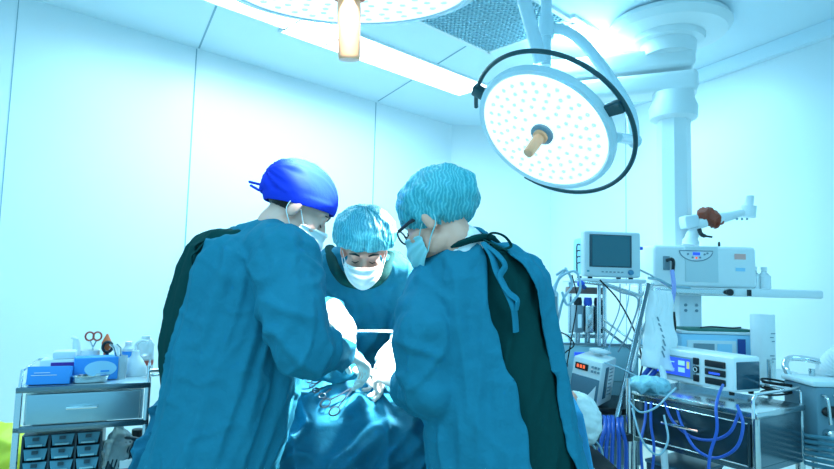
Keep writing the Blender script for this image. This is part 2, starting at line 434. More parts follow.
def rings_px(rows, Y, k=.7, rz=0, dy=0):
    """rows: (centre px, py, half width px[, Y]) -> ellipses"""
    out = []
    for row in rows:
        cx, py, hw = row[:3]; y = row[3] if len(row) > 3 else Y; p = P(cx, py, y); s = y / FPX
        kk = row[4] if len(row) > 4 else k
        out.append((p, hw * s, hw * s * kk, rz))
    return out
def person(name_loc, label, hM, neck, torso, arms, hands, trouser_c, skin, group=None):
    """builds body (one continuous mesh) and returns thing"""
    t = thing('person', label, 'person', (name_loc[0], name_loc[1], 0))
    mb = MB(); head_parts(mb, hM)
    mb.chain([hM @ V((0, -.018, -.03)), hM @ V((0, -.025, -.085)), neck], [.052, .053, .062])
    mb.loft([(c, rx * .8, ry * .8, a) for c, rx, ry, a in torso])
    hipc = V(trouser_c); f = []
    for s in (-1, 1):
        kx = hipc + V((s * .075, 0, 0)); mb.chain([V((kx.x, kx.y, .86)), V((kx.x, kx.y + .01, .48)), V((kx.x, kx.y, .1))], [.09, .062, .045])
        f.append(kx)
        mb.chain([(kx.x, kx.y, .06), (kx.x, kx.y + .12, .04)], [.035, .03])
    for a, rs in arms: mb.chain(a, rs)
    for chs in hands:
        for pts, rr in chs: mb.chain(pts, [q * .86 for q in rr])
    me = fuse(mb, .006, 2); finish(me, 'body', skin, t, True, 80)
    for kx in f:
        mb = MB(); mb.ell((kx.x, kx.y + .06, .05), (.05, .14, .05)); mb.box((kx.x, kx.y + .06, .015), (.1, .27, .03), bev=.012)
        finish(fuse(mb, .006, 3), 'shoe', white, t, True)
    mb = MB(); mb.loft([(V((hipc.x, hipc.y, .95)), .14, .11, 0), (V((hipc.x, hipc.y, .78)), .155, .12, 0)])
    for kx in f: mb.chain([V((kx.x, kx.y, .82)), V((kx.x, kx.y + .01, .45)), V((kx.x, kx.y, .12))], [.085, .08, .075])
    finish(fuse(mb, .01, 3, cloth([], 3, .006)), 'trousers', scrubm, t, True)
    return t
def glove(chains, cuff, t, voxel=.0035):
    mb = MB()
    for pts, rr in chains: mb.chain(pts, rr)
    mb.chain(*cuff)
    def d(c, n): return n * (noise.noise(c * 60) * .0012 + noise.noise(c * 25) * .001)
    return finish(fuse(mb, voxel, 1, d), 'glove', glovem, t, True, 80)
def ties(pts_list, t, m, r=.006, name='tie', flat=.45):
    for pts in pts_list:
        mb = MB(); mb.tube(pts, r, 8, smooth=8, flat=flat); mb.build(name, m, t, True)

# ---- left surgeon
YL = 1.75
hc = P(298, 208, 1.74); hL = hframe(hc, R(14), R(34))
tors = [(P(279, 222, 1.73), .06, .06, 0)] + rings_px([(271, 230, 33), (262, 240, 46), (254, 256, 57), (250, 275, 62), (246, 300, 62), (240, 340, 62), (233, 385, 62), (223, 425, 61), (209, 469, 60), (190, 530, 65), (183, 585, 68)], YL, .82)
sh = P(283, 258, 1.64); el = P(301, 348, 1.56); wr = P(348, 354, 1.80)
sh2 = P(290, 275, 1.92); el2 = P(300, 362, 1.96); wr2 = P(350, 366, 1.98)
aL = [P(272, 250, 1.66), sh, P(293, 308, 1.58), el, P(324, 350, 1.66), wr]
aL2 = [P(285, 250, 1.85), sh2, el2, wr2]
hm = frame(wr, P(366, 366, 1.87) - wr, (-.1, .25, -1)); hcL = hand_chains(hm, 1, (.55, .75, .85, .95), .98)
hm2 = frame(wr2, P(376, 376, 1.99) - wr2, (0, -.3, -1)); hcL2 = hand_chains(hm2, -1, (.6, .7, .8, .9), .95)
inner = [(c, rx * .86, ry * .86, a) for c, rx, ry, a in tors[:9]]
pc = P(190, 530, YL)
t1 = person((pc.x, pc.y), 'masked person in blue cloth cap and teal gown leaning in from the left', hL, P(284, 222, 1.74), inner,
            [(aL, [.05, .055, .05, .045, .04, .03]), (aL2, [.05, .055, .045, .03])], [hcL, hcL2], (P(216, 425, YL).x, YL, 0), skinm)
eyes(hL, t1)
# hair at nape and sideburn
mb = MB(); mb.ell((0, -.025, .012), (.076, .087, .06), M=hL); mb.build('hair', hairm, t1, True)
mb = MB(); mb.loft(tors); mb.chain(aL[:-1] + [P(338, 353, 1.75)], [.085, .098, .094, .082, .06, .046]); mb.chain(aL2, [.07, .075, .06, .045])
ax0 = [V(c) for c, *_ in tors]
def killL(c, n):
    if c.z < 1.0 or c.z > 1.36: return False
    i = min(range(len(ax0)), key=lambda k: abs(ax0[k].z - c.z)); d = c - ax0[i]
    a = math.degrees(math.atan2(d.y, d.x)) % 360
    return 150 < a < 196 + (c.z - 1.1) * 20 and d.length > .1
finish(fuse(mb, .0075, 5, cloth([aL, aL2], 1.3, .013, V((.3, 0, 0))), killL), 'gown', gownm, t1, True, 180, solid=.004)
def backshell(rows, Y, k, name, t, seed, m=scrubm, amp=.007):
    mb = MB(); mb.loft(rings_px(rows, Y, k)); finish(fuse(mb, .008, 3, cloth([], seed, amp)), name, m, t, True, 180)
backshell([(262, 228, 14), (250, 234, 44), (240, 248, 50), (230, 275, 51), (222, 305, 51), (214, 345, 50), (208, 400, 40)], 1.79, .8, 'scrub_top', t1, 7)
make_shell(hL, (0, -.016, .036), (.091, .117, .101), (0, -.42, 1), .0, capm, 'cap', t1, False, .006, 2.2)
kn = hL @ V((0, -.108, .0)); K = hL.to_3x3()
mb = MB(); mb.ell(kn, (.02, .016, .014)); mb.ell(kn + V((-.014, 0, -.006)), (.014, .012, .018)); mb.build('cap_knot', capm, t1, True)
ties([[kn, kn + V((-.03, 0, .006)), kn + V((-.058, 0, .012))], [kn, kn + V((-.02, -.01, -.014)), kn + V((-.036, -.01, -.008)), kn + V((-.05, -.01, .0))], [kn, kn + V((-.004, -.01, -.02)), kn + V((.002, -.012, -.038))]], t1, capm, .009, 'cap_tie')
mask(hL, t1, maskm, .018, .014)
glove(hcL, ([P(340, 353, 1.77), wr, hm @ V((.02, 0, 0))], [.037, .031, .024]), t1)
glove(hcL2, ([P(340, 365, 1.98), wr2], [.034, .028]), t1)
tk = P(206, 240, 1.68)
ties([[tk, tk + V((-.03, 0, -.02)), tk + V((-.02, 0, -.045)), tk + V((.012, 0, -.02)), tk + V((.04, 0, .012)), tk + V((.07, .02, .03))],
      [tk, tk + V((-.018, -.01, -.03)), tk + V((-.035, -.01, -.05)), tk + V((-.03, 0, -.1))]], t1, scrubm, .007, 'gown_tie')
# ---- right surgeon
YR = 1.62
hc = P(438, 219, 1.60); hR = hframe(hc, R(152), R(26), R(0))
tors = [(P(463, 230, 1.62), .06, .06, 0)] + rings_px([(469, 242, 28), (475, 250, 44), (479, 261, 56), (480, 278, 64), (481, 300, 68), (487, 345, 70), (494, 390, 72), (500, 430, 74), (506, 469, 75), (508, 530, 77), (508, 585, 80)], YR, .74)
aR = [P(452, 275, 1.62), P(434, 290, 1.61), P(426, 330, 1.56), P(432, 388, 1.56), P(420, 392, 1.7), P(404, 383, 1.84)]
aR2 = [P(503, 274, 1.68), P(517, 300, 1.72), P(522, 360, 1.84), P(470, 375, 1.98), P(418, 372, 2.04)]
wr = aR[-1]; hm = frame(wr, P(374, 369, 1.92) - wr, (.3, .3, -1)); hcR = hand_chains(hm, -1, (.5, .6, .7, .75), .98)
wr2 = aR2[-1]; hm2 = frame(wr2, P(388, 366, 2.02) - wr2, (.2, -.3, -1)); hcR2 = hand_chains(hm2, 1, (.6, .6, .7, .75), .95)
inner = [(c, rx * .86, ry * .86, a) for c, rx, ry, a in tors[:10]]
pc = P(506, 530, YR)
t2 = person((pc.x, pc.y), 'masked person with glasses and green net cap at right, teal gown open over green back', hR, P(466, 258, 1.64), inner,
            [(aR, [.05, .055, .05, .045, .04, .03]), (aR2, [.05, .055, .05, .04, .03])], [hcR, hcR2], (pc.x, pc.y, 0), skin2m)
eyes(hR, t2)
mb = MB(); mb.ell((0, -.022, .018), (.077, .088, .06), M=hR); mb.build('hair', hairm, t2, True)
ax1 = [V(c) for c, *_ in tors]
def killR(c, n):
    if c.z > 1.405: return False
    best = min(range(len(ax1)), key=lambda k: abs(ax1[k].z - c.z)); d = c - ax1[best]
    a = math.degrees(math.atan2(d.y / .74, d.x))
    k = max(0, min(1, (1.4 - c.z) / .35)); lo = -84 + 2 * k; hi = -60 + 26 * k
    return lo + 6 * math.sin(c.z * 9) < a < hi + 2 * math.sin(c.z * 7) and d.y < -.03
mb = MB(); mb.loft(tors); mb.chain(aR, [.07, .078, .086, .078, .066, .044]); mb.chain(aR2, [.075, .085, .08, .06, .045])
finish(fuse(mb, .0075, 5, cloth([aR, aR2], 5.1, .012, V((-.12, 0, 0))), killR), 'gown', gownm, t2, True, 180, solid=.004)
mb = MB(); mb.loft([(c, rx * .89, ry * .85, a) for c, rx, ry, a in tors[1:]]); finish(fuse(mb, .0075, 4, cloth([], 9, .006, V((.2, 0, 0)))), 'scrub_top', scrubm, t2, True, 180)
n0 = hR @ V((0, -.025, -.085)); n1_ = P(459, 235, 1.63)
mb = MB(); mb.chain([P(463, 248, 1.585), P(468, 260, 1.62)], [.066, .085]); finish(fuse(mb, .005, 2), 'undershirt_collar', undm, t2, True)
mb = MB()
cc = P(474, 240, 1.61)
mb.tube([P(447, 250, 1.55), P(462, 243, 1.52), P(478, 238, 1.52), P(490, 238, 1.56), P(497, 244, 1.6)], [.012, .014, .016, .014, .012], 10, smooth=6, flat=.6); mb.build('scrub_collar', scrubm, t2, True)
make_shell(hR, (0, -.02, .047), (.102, .12, .094), (0, -.28, 1), -.03, netm, 'bouffant_cap', t2, True, .0045, 5.5)
mask(hR, t2, maskbm, .02, .01)
# glasses
G = hR
mb = MB()
mb.tube([G @ V((-.008, .112, .0)), G @ V((.008, .112, 0))], .002, 8)
g = mb.build('glasses', blackm, t2, True)
for s in (-1, 1):
    mb = MB(); mb.tube([G @ V((s * .062, .098, .004)), G @ V((s * .078, .05, .006)), G @ V((s * .082, -.01, .004))], .0028, 8, flat=2); mb.build('temple_arm', blackm, g, True)
for s in (-1, 1):
    pts = [G @ V((s * (.034 + .028 * math.cos(a)), .11 - .006 * abs(math.cos(a) + 1) * .5, -.008 + .02 * math.sin(a))) for a in [2 * PI * i / 20 for i in range(21)]]
    mb = MB(); mb.tube(pts, .0026, 6); mb.build('lens_frame', blackm, g, True)
q = P(489, 236, 1.54)
ties([[P(484, 240, 1.53), P(492, 233, 1.52), P(504, 236, 1.52), P(511, 246, 1.53), P(500, 249, 1.52), P(490, 244, 1.52)],
      [P(484, 240, 1.52), P(497, 246, 1.5), P(507, 251, 1.51)]], t2, scrubm, .006, 'neck_tie')
ties([[P(484, 243, 1.51), P(492, 256, 1.485), P(497, 272, 1.475), P(506, 290, 1.47), P(513, 306, 1.47), P(515, 318, 1.48), P(516, 332, 1.485)],
      [P(487, 246, 1.505), P(498, 255, 1.48), P(505, 266, 1.475), P(500, 277, 1.47), P(508, 292, 1.465), P(517, 300, 1.47), P(516, 310, 1.475)]], t2, gownm, .012, 'gown_tie')
glove(hcR, ([P(414, 389, 1.76), wr, hm @ V((.02, 0, 0))], [.044, .037, .027]), t2)
glove(hcR2, ([P(428, 373, 2.03), wr2], [.034, .028]), t2)
# ---- middle surgeon
YM = 2.42
hc = P(364, 249, 2.18); hMm = hframe(hc, R(-84), R(32))
tors = [(P(362, 246, 2.38), .06, .06, 0)] + rings_px([(361, 250, 30), (361, 256, 42), (361, 265, 48), (361, 285, 50, 2.44), (361, 320, 49, 2.54), (361, 360, 49, 2.64), (361, 400, 50, 2.68), (361, 440, 51, 2.68)], YM, .62)
aM = [P(332, 264, 2.42), P(323, 276, 2.42), P(316, 336, 2.42), P(322, 318, 2.2), P(331, 311, 2.08)]
aM2 = [P(391, 266, 2.42), P(399, 278, 2.42), P(409, 340, 2.44), P(409, 342, 2.26), P(403, 342, 2.16)]
wr = aM[-1]; hm = frame(wr, P(356, 334, 1.98) - wr, (.1, .4, -.9)); hcM = hand_chains(hm, -1, (.45, .5, .6, .7), 1.0)
wr2 = aM2[-1]; hm2 = frame(wr2, P(382, 360, 2.04) - wr2, (-.5, .3, -.8)); hcM2 = hand_chains(hm2, 1, (.4, .5, .6, .7), 1.0)
inner = [(c, rx * .86, ry * .86, a) for c, rx, ry, a in tors[:8]]
pc = P(361, 400, 2.68)
t3 = person((pc.x, pc.y), 'masked person across the table facing forward, head bowed under a green net cap', hMm, P(361, 262, 2.36), inner,
            [(aM, [.05, .05, .042, .038, .03]), (aM2, [.05, .05, .042, .038, .03])], [hcM, hcM2], (pc.x, pc.y, 0), skin2m)
eyes(hMm, t3)
mb = MB(); mb.ell((0, -.024, .016), (.077, .085, .066), M=hMm); mb.build('hair', hairm, t3, True)
mb = MB(); mb.loft(tors); mb.chain(aM, [.068, .078, .07, .06, .045]); mb.chain(aM2, [.068, .078, .07, .06, .045])
finish(fuse(mb, .008, 4, cloth([aM, aM2], 8.3, .009)), 'gown', gown2m, t3, True, 180)
mb = MB(); pts = [P(330, 248, 2.4), P(332, 260, 2.32), P(337, 272, 2.27), P(348, 282, 2.25), P(370, 284, 2.25), P(384, 274, 2.28), P(390, 254, 2.38)]
mb.tube(pts, .022, 10, smooth=6, flat=.8); mb.build('scrub_collar', scrubm, t3, True)
make_shell(hMm, (0, -.022, .06), (.118, .126, .098), (0, -.16, 1), .026, netm, 'bouffant_cap', t3, True, .0045, 9.5)
mask(hMm, t3, maskm, .0, .016)
glove(hcM, ([P(322, 312, 2.2), wr, hm @ V((.04, 0, 0))], [.055, .048, .04]), t3)
glove(hcM2, ([P(408, 346, 2.24), wr2, hm2 @ V((.03, 0, 0))], [.06, .05, .038]), t3)
# ---- patient
pz = .92
hP = hframe(P(586, 414, 2.12), R(82), R(-30)); hP = Matrix.Translation(P(565, 416, 2.25)) @ Matrix(((0, 0, 1), (1, 0, 0), (0, 1, 0))).to_4x4()
hp0 = hP.translation.copy()
t4 = thing('person', 'patient lying under the teal drape, head in a white cap at the right end', 'person', (hp0.x - .7, hp0.y, 0))
# lying on the back: head local up -> +X, face -> +Z
hP = Matrix.Translation(hp0) @ Matrix(((0, 0, 1), (-1, 0, 0), (0, 1, 0))).to_4x4()
mb = MB(); head_parts(mb, hP)
zc = hp0.z - .02
mb.chain([hp0 + V((-.03, 0, 0)), hp0 + V((-.15, 0, -.02))], [.05, .06])
mb.chain([V((hp0.x - .28, hp0.y, zc)), V((hp0.x - .6, hp0.y, zc))], [.11, .11]); 
for s in (-1, 1):
    mb.chain([V((hp0.x - .2, hp0.y + s * .13, zc)), V((hp0.x - .4, hp0.y + s * .13, zc)), V((hp0.x - .66, hp0.y + s * .11, zc))], [.06, .09, .08])
    mb.chain([V((hp0.x - .72, hp0.y + s * .09, zc)), V((hp0.x - 1.02, hp0.y + s * .1, zc)), V((hp0.x - 1.34, hp0.y + s * .1, zc - .02))], [.09, .06, .04])
    mb.chain([V((hp0.x - 1.36, hp0.y + s * .1, zc)), V((hp0.x - 1.4, hp0.y + s * .1, zc + .1))], [.035, .03])
    mb.chain([V((hp0.x - .2, hp0.y + s * .17, zc)), V((hp0.x - .45, hp0.y + s * .2, zc - .02)), V((hp0.x - .72, hp0.y + s * .19, zc - .03))], [.05, .04, .03])
    mh = frame(V((hp0.x - .72, hp0.y + s * .19, zc - .03)), (-1, 0, 0), (0, 0, -1))
    for pts, rr in hand_chains(mh, s, (.1, .12, .14, .16)): mb.chain(pts, rr)
finish(fuse(mb, .006, 3), 'body', skin2m, t4, True)
make_shell(hP, (0, -.016, .036), (.084, .104, .095), (0, -.35, 1), .0, maskm, 'cap', t4, True, .003, 3.5)
# ------------------------------------------------------------------ operating table, drape
tx = hp0.x - .6; ty = hp0.y; tzt = zc - .115
t = thing('operating_table', 'operating table with black pad hidden under the teal drapes between the staff', 'operating table', (tx, ty, 0))
mb = MB(); mb.box((0, 0, tzt - .035), (1.5, .44, .07), bev=.02); mb.build('pad', rubber, t)
mb = MB(); mb.box((0, 0, tzt - .095), (1.48, .42, .04), bev=.01); mb.build('tabletop', steel, t)
mb = MB(); mb.box((0, 0, (tzt - .11) / 2 + .03), (.24, .2, tzt - .17), bev=.02); mb.build('column', steel, t)
mb = MB(); mb.box((0, 0, .05), (.9, .4, .08), bev=.03); mb.build('base', white, t)
x0, x1 = hp0.x - 1.42, hp0.x - .14
yb, yf = ty + .24, 1.95
def drape(u, v):
    x = x0 + (x1 - x0) * u
    top = .62
    if v < top:
        k = v / top; y = yb + (yf - yb) * k
        body = .21 * math.exp(-((y - ty) / .25) ** 4) 
        z = tzt + .02 + body * .9
        z = max(z, zc + .155 - max(0, (abs(y - ty) - .17)) * .42)
        # gentle slope toward the near edge
    else:
        k = (v - top) / (1 - top); y = yf - .10 * math.sin(min(1, k * 3) * PI / 2) - .03 * k
        z = zc + .155 - (yf - ty < 0) * (abs(yf - ty) - .17) * .42 - .58 * k ** 1.15
    q = V((x, y, z))
    w = min(1, max(0, (v - .35) * 3))
    n1 = noise.noise(V((x * 5 + 3, y * 4, z * 2.2))); n2 = noise.noise(V((x * 10, y * 8 + 5, z * 5)))
    n3 = noise.noise(V((x * 3.2 + z * 5, y * 3, 7))); cr = (1 - abs(n3) * 4)
    n4 = noise.noise(V((x * 8 - z * 9, y * 6 + 2, z * 7))); off = .03 * n1 + .018 * (1 - abs(n2) * 3) + .016 * cr + .02 * max(-.4, 1 - abs(n4) * 6)
    return V((x, y - off * w * 1.25 , z + off * (1 - w * .5)))
mb = MB(); mb.grid(drape, 260, 170)
dr = mb.build('surgical_drape', drapem, None, False, 180); dr.modifiers.new('s', 'SOLIDIFY').thickness = .003
tag(dr, 'teal cloth drape covering the patient and falling to the front between the two standing persons', 'drape')
# pale drape at the right end of the table
e0 = P(552, 372, 2.0); e1p = P(590, 420, 1.95)
def d2f(u, v):
    x = hp0.x - .27 + .24 * u + .03 * v; y = ty - .30 + .0 * u - .06 * v + .012 * math.sin(u * 9 + v * 3)
    if v < .3: k = v / .3; return V((x, ty + .05 - (.35) * k, zc + .165 - .07 * k * k + .008 * math.sin(u * 7 + v * 9)))
    k = (v - .3) / .7; return V((x + .06 * k * (u), ty - .30 - .07 * math.sin(k * PI * .5) + .016 * math.sin(u * 10 + k * 2), zc + .095 - .55 * k))
mb = MB(); mb.grid(d2f, 50, 60)
o = mb.build('surgical_drape', mat('drape_pale', (.06, .36, .62), .8, bump=.4, bscale=30, spec=.1), None, False, 180); o.modifiers.new('s', 'SOLIDIFY').thickness = .003
tag(o, 'pale blue drape edge hanging beside the patient head, right of the green-backed gown', 'drape')
# instruments
fsteel = mat('forceps_steel', (.04, .07, .09), .35, .8)
def hemostat(p, q, label, spread=.42, L=.16, lift=None):
    """p = ring end centre, q = tip"""
    p = V(p); q = V(q); d = (q - p); x = d.normalized(); z = V((0, -.75, .65)); z = (z - x * z.dot(x)).normalized(); y = z.cross(x)
    M = Matrix.Translation(p) @ Matrix((x, y, z)).transposed().to_4x4()
    e = M.to_euler(); t = thing('surgical_forceps', label, 'forceps', p, rot=e, group='locking forceps on the drape'); L = d.length
    for s in (-1, 1):
        mb = MB(); c = V((0, s * L * .13, 0)); r1, r2 = L * .11, L * .085
        mb.tube([c + V((r1 * math.cos(a), r2 * math.sin(a), 0)) for a in [2 * PI * i / 24 for i in range(25)]], (.0022 * L / .16 + .0008), 8)
        mb.build('finger_ring', fsteel, t)
        mb = MB(); mb.tube([c + V((r1, -s * r2 * .2, 0)), V((L * .4, s * .008, s * .001)), V((L * .68, 0, s * .0012)), V((L, -s * .0012, 0))], [.0028, .003, .0032, .0016], 8, smooth=4)
        mb.build('shank', fsteel, t)
    mb = MB(); mb.lathe([(.0045, -.004), (.0045, .004)], (L * .66, 0, 0), 12); mb.build('pivot', chrome, t)
def onDrape(px, py, lift=.012):
    # march along the pixel ray until it meets the drape surface height
    best = None
    r = ray(px, py); dg = bpy.context.evaluated_depsgraph_get(); dg.update()
    hit, loc, nrm, fi, ob, mx = bpy.context.scene.ray_cast(dg, P(px, py, 1.0) + V((0, 0, 0)), r.normalized())
    bpy.context.view_layer.update()
    ok = None
    s = P(px, py, .5); 
    h, l, n, i = dr.ray_cast(s, r.normalized())
    return (l - r.normalized() * lift) if h else P(px, py, 1.85)
dr.data.update(); bpy.context.view_layer.update()
hemostat(onDrape(330, 407, .03), onDrape(366, 377, .05), 'open-ringed steel forceps lying on the drape, the largest in front of the gloved hand')
hemostat(onDrape(311, 383, .014), onDrape(334, 372, .014), 'small steel forceps at the left edge of the lit drape')
hemostat(onDrape(319, 393, .014), onDrape(343, 380, .014), 'small steel forceps between the other two on the lit drape')
a = P(356, 331, 2.06); b = P(399, 331, 2.1)
t = thing('retractor', 'straight pale steel retractor bar held across the operating site by the person opposite', 'retractor', (a + b) / 2)
mb = MB(); mb.tube([a, b], .0085, 12, flat=.7); mb.build('bar', steel, t, True)
mb = MB(); mb.tube([a, a + V((-.005, -.01, -.03)), a + V((0, -.02, -.06))], .007, 8, smooth=4, flat=.5); mb.build('blade', steel, t, True)
# ------------------------------------------------------------------ surgical lamps
def part(mbf, name, m, t, **k):
    mb = MB(); mbf(mb); return mb.build(name, m, t, **k)
def arc(c, r, a0, a1, n=24, ax=(0, 1)):
    pts = []
    for i in range(n + 1):
        a = R(a0 + (a1 - a0) * i / n); p = [c[0], c[1], c[2]]; p[ax[0]] += r * math.cos(a); p[ax[1]] += r * math.sin(a); pts.append(tuple(p))
    return pts
def lamp(cen, X, Z, Rr, label, hl, hr):
    X = V(X).normalized(); Z = V(Z).normalized(); Y = Z.cross(X).normalized(); X = Y.cross(Z)
    M = Matrix.Translation(V(cen)) @ Matrix((X, Y, Z)).transposed().to_4x4()
    t = thing('surgical_lamp', label, 'surgical lamp', cen, rot=M.to_euler(), group='surgical lamps')
    part(lambda b: b.lathe([(Rr * .9, -.004), (Rr * .93, .006), (Rr * .985, .004), (Rr, -.012), (Rr * .99, -.035), (Rr * .9, -.06), (Rr * .6, -.085), (Rr * .25, -.1), (Rr * .2, -.12)], n=72), 'housing', lampb, t)
    part(lambda b: b.lathe([(Rr * .905, -.006), (Rr * .905, .003), (Rr * .2, .005)], n=72), 'lens', facem, t)
    led = part(lambda b: b.lathe([(.0115, .001), (.010, .0065), (.004, .008)], (0, 0, 0), 8), 'led', ledm, t); first = True
    for rr, n in ((.3, 10), (.43, 15), (.55, 20), (.67, 25), (.79, 30)):
        for i in range(n):
            a = 2 * PI * (i + .5 * (n % 4 == 0)) / n; q = led if first else led.copy()
            if not first: C.objects.link(q); q.parent = t
            first = False; q.location = (Rr * rr * math.cos(a), Rr * rr * math.sin(a), 0)
    part(lambda b: b.lathe([(hr * 2.1, .0), (hr * 2.1, .016), (hr * 1.7, .022), (hr * 1.5, .022)], n=32), 'hub', greyp, t)
    part(lambda b: b.lathe([(hr * 1.35, .02), (hr * 1.35, .034), (hr * 1.12, .038)], n=28), 'handle_collar', orange if hr > .03 else handleo, t)
    part(lambda b: b.lathe([(hr * .95, .036), (hr, .06), (hr * .94, hl - .01), (hr * .86, hl), (hr * .5, hl + .001)], n=28), 'handle', handleo, t)
    return t, M
c1 = P(543, 133, 2.62); mj = _r * math.cos(R(40)) - _u * math.sin(R(40))
n1 = (-_f * .47 + (-_r * .62 - _u * .78) * .88)
L1t, M1 = lamp(c1, mj, n1, .338, 'large round surgical lamp with dark hoop rail, tilted toward the staff', .15, .026)
part(lambda b: b.tube(arc((.01, .02, -.035), .392, -78, 212, 70), .0105, 10), 'hoop_rail', hoopm, L1t)
for a in (66, 196):
    part(lambda b: b.box((.36 * math.cos(R(a)), .36 * math.sin(R(a)) + .01, -.035), (.08, .055, .04), (0, 0, R(a)), .008), 'rail_bracket', hoopm, L1t)
Mi = M1.inverted()
pin = M1 @ V((.335 * math.cos(R(42)), .335 * math.sin(R(42)), -.035))
j = P(634, 140, 2.70)
def w(mbf, name, m, t): mb = MB(); mbf(mb); return mb.build(name, m, t, True)
w(lambda b: b.tube([pin, j], .022, 14), 'joint', lampb, L1t)
w(lambda b: b.tube([j + (j - pin).normalized() * .03, j, P(630, 112, 2.78), P(610, 78, 2.84), P(586, 46, 2.84), P(566, 31, 2.82), P(546, 28, 2.8)], [.03, .028, .028, .028, .027, .026, .026], 14, smooth=6), 'yoke', lampb, L1t)
pt = P(546, 28, 2.8); top = V((pt.x, pt.y, CZ))
w(lambda b: b.tube([V((pt.x, pt.y, P(546, 66, 2.8).z)), top], .027, 18), 'post', lampb, L1t)
w(lambda b: b.tube([V((pt.x, pt.y, pt.z - .05)), V((pt.x, pt.y, pt.z + .05))], .038, 18), 'swivel', lampb, L1t)
a = P(541, 62, 2.75); b_ = P(520, -14, 2.68)
w(lambda b: b.tube([a, b_], .034, 14, flat=.7), 'spring_arm', lampb, L1t)
w(lambda b: b.tube([b_, V((b_.x, b_.y, CZ))], .03, 14), 'hanger', lampb, L1t)
c2 = P(349, -13, 1.6)
L2t, M2 = lamp(c2, (1, 0, .02), (.02, .16, -.98), .385, 'upper round surgical lamp cut by the top edge, with pale orange handle', .205, .034)
w(lambda b: b.tube([M2 @ V((-.35, 0, -.03)), M2 @ V((-.42, 0, -.03)), M2 @ V((-.42, 0, -.25)), M2 @ V((-.2, 0, -.36)), M2 @ V((0, 0, -.38))], .024, 14, smooth=5), 'yoke', lampb, L2t)
q = M2 @ V((0, 0, -.38)); w(lambda b: b.tube([q, V((q.x, q.y, CZ))], .028, 14), 'post', lampb, L2t)
area('lamp_beam', M1 @ V((0, 0, .03)), P(352, 352, 2.03), .5, 12, (.9, .97, 1), 11)
area('lamp_beam', M2 @ V((0, 0, .03)), P(350, 350, 2.05), .4, 8, (.9, .97, 1), 11)
# ------------------------------------------------------------------ ceiling pendant
YP = 3.45
cc = PZ(668, 23, CZ); cx, cy = cc.x, cc.y
T = thing('ceiling_pendant', 'white ceiling pendant with round mount, two arms, column and long equipment shelf', 'ceiling pendant', (cx, cy, 0))
part(lambda b: b.lathe([(.30, CZ), (.345, CZ - .012), (.36, CZ - .045), (.33, CZ - .085), (.25, CZ - .10), (.21, CZ - .10), (.205, CZ - .135), (.16, CZ - .14), (.155, CZ - .22)], n=56), 'ceiling_mount', white, T)
colp = P(673.5, 120, YP); dx, dy = colp.x - cx, colp.y - cy
elb = P(548, 68, 3.75); ex, ey = elb.x - cx, elb.y - cy
def beam(b, p, q, z, h, wd):
    d = V((q[0] - p[0], q[1] - p[1], 0)); c = V(((p[0] + q[0]) / 2, (p[1] + q[1]) / 2, z)); b.box(c, (d.length + .2, wd, h), (0, 0, math.atan2(d.y, d.x)), .03, 3)
part(lambda b: beam(b, (0.05, 0), (ex, ey), 2.655, .125, .2), 'upper_arm', white, T)
part(lambda b: beam(b, (dx + .04, dy), (ex, ey), 2.50, .125, .2), 'lower_arm', white, T)
part(lambda b: b.lathe([(.09, 2.42), (.09, 2.72)], (ex, ey, 0), 24), 'elbow', white, T)
part(lambda b: b.lathe([(.11, 2.27), (.135, 2.285), (.14, 2.35), (.12, 2.40), (.12, 2.44)], (dx, dy, 0), 32), 'hub', white, T)
part(lambda b: b.prism([(dx + .095 * math.cos(R(22.5 + 45 * k)), dy + .095 * math.sin(R(22.5 + 45 * k)), 1.05) for k in range(8)], (0, 0, 1), 1.24), 'column', white, T)
sl = P(648, 289, 3.12); sr = P(823, 291, 3.12)
shz = 1.245
def shelf(b): b.box(((sl.x + sr.x) / 2 - cx, 3.3 - cy, shz), (sr.x - sl.x, .38, .045), bev=.012)
part(shelf, 'shelf', white, T)
part(lambda b: b.box((P(690, 0, 3.1).x - cx, 3.105 - cy, shz), (.44, .02, .03), bev=.004), 'side_rail', steel, T)
part(lambda b: b.lathe([(.018, 0), (.018, .02)], n=16, M=tmat((P(723, 0, 3.1).x - cx, 3.1 - cy, shz), (R(90), 0, 0))), 'rail_knob', blackm, T)
part(lambda b: b.box((P(743, 0, 3.1).x - cx, 3.102 - cy, shz), (.014, .02, .034)), 'rail_clamp', blackm, T)
s2 = P(691, 310, 3.2)
part(lambda b: b.box((s2.x - cx, s2.y + .1 - cy, .96), (.125, .2, .54), bev=.01), 'service_head', whitep, T)
for k in (-1, 1):
    for zz in (1.17, 1.14):
        part(lambda b: b.lathe([(.008, 0), (.008, .006)], n=12, M=tmat((s2.x + .03 * k - cx, s2.y - cy, zz), (R(90), 0, 0))), 'socket', greyp, T)
lz = .84; lc = P(735, 370, 2.98)
part(lambda b: b.box((lc.x - cx, 2.96 - cy, lz - .015), (.74, .46, .03), bev=.008), 'lower_shelf', white, T)
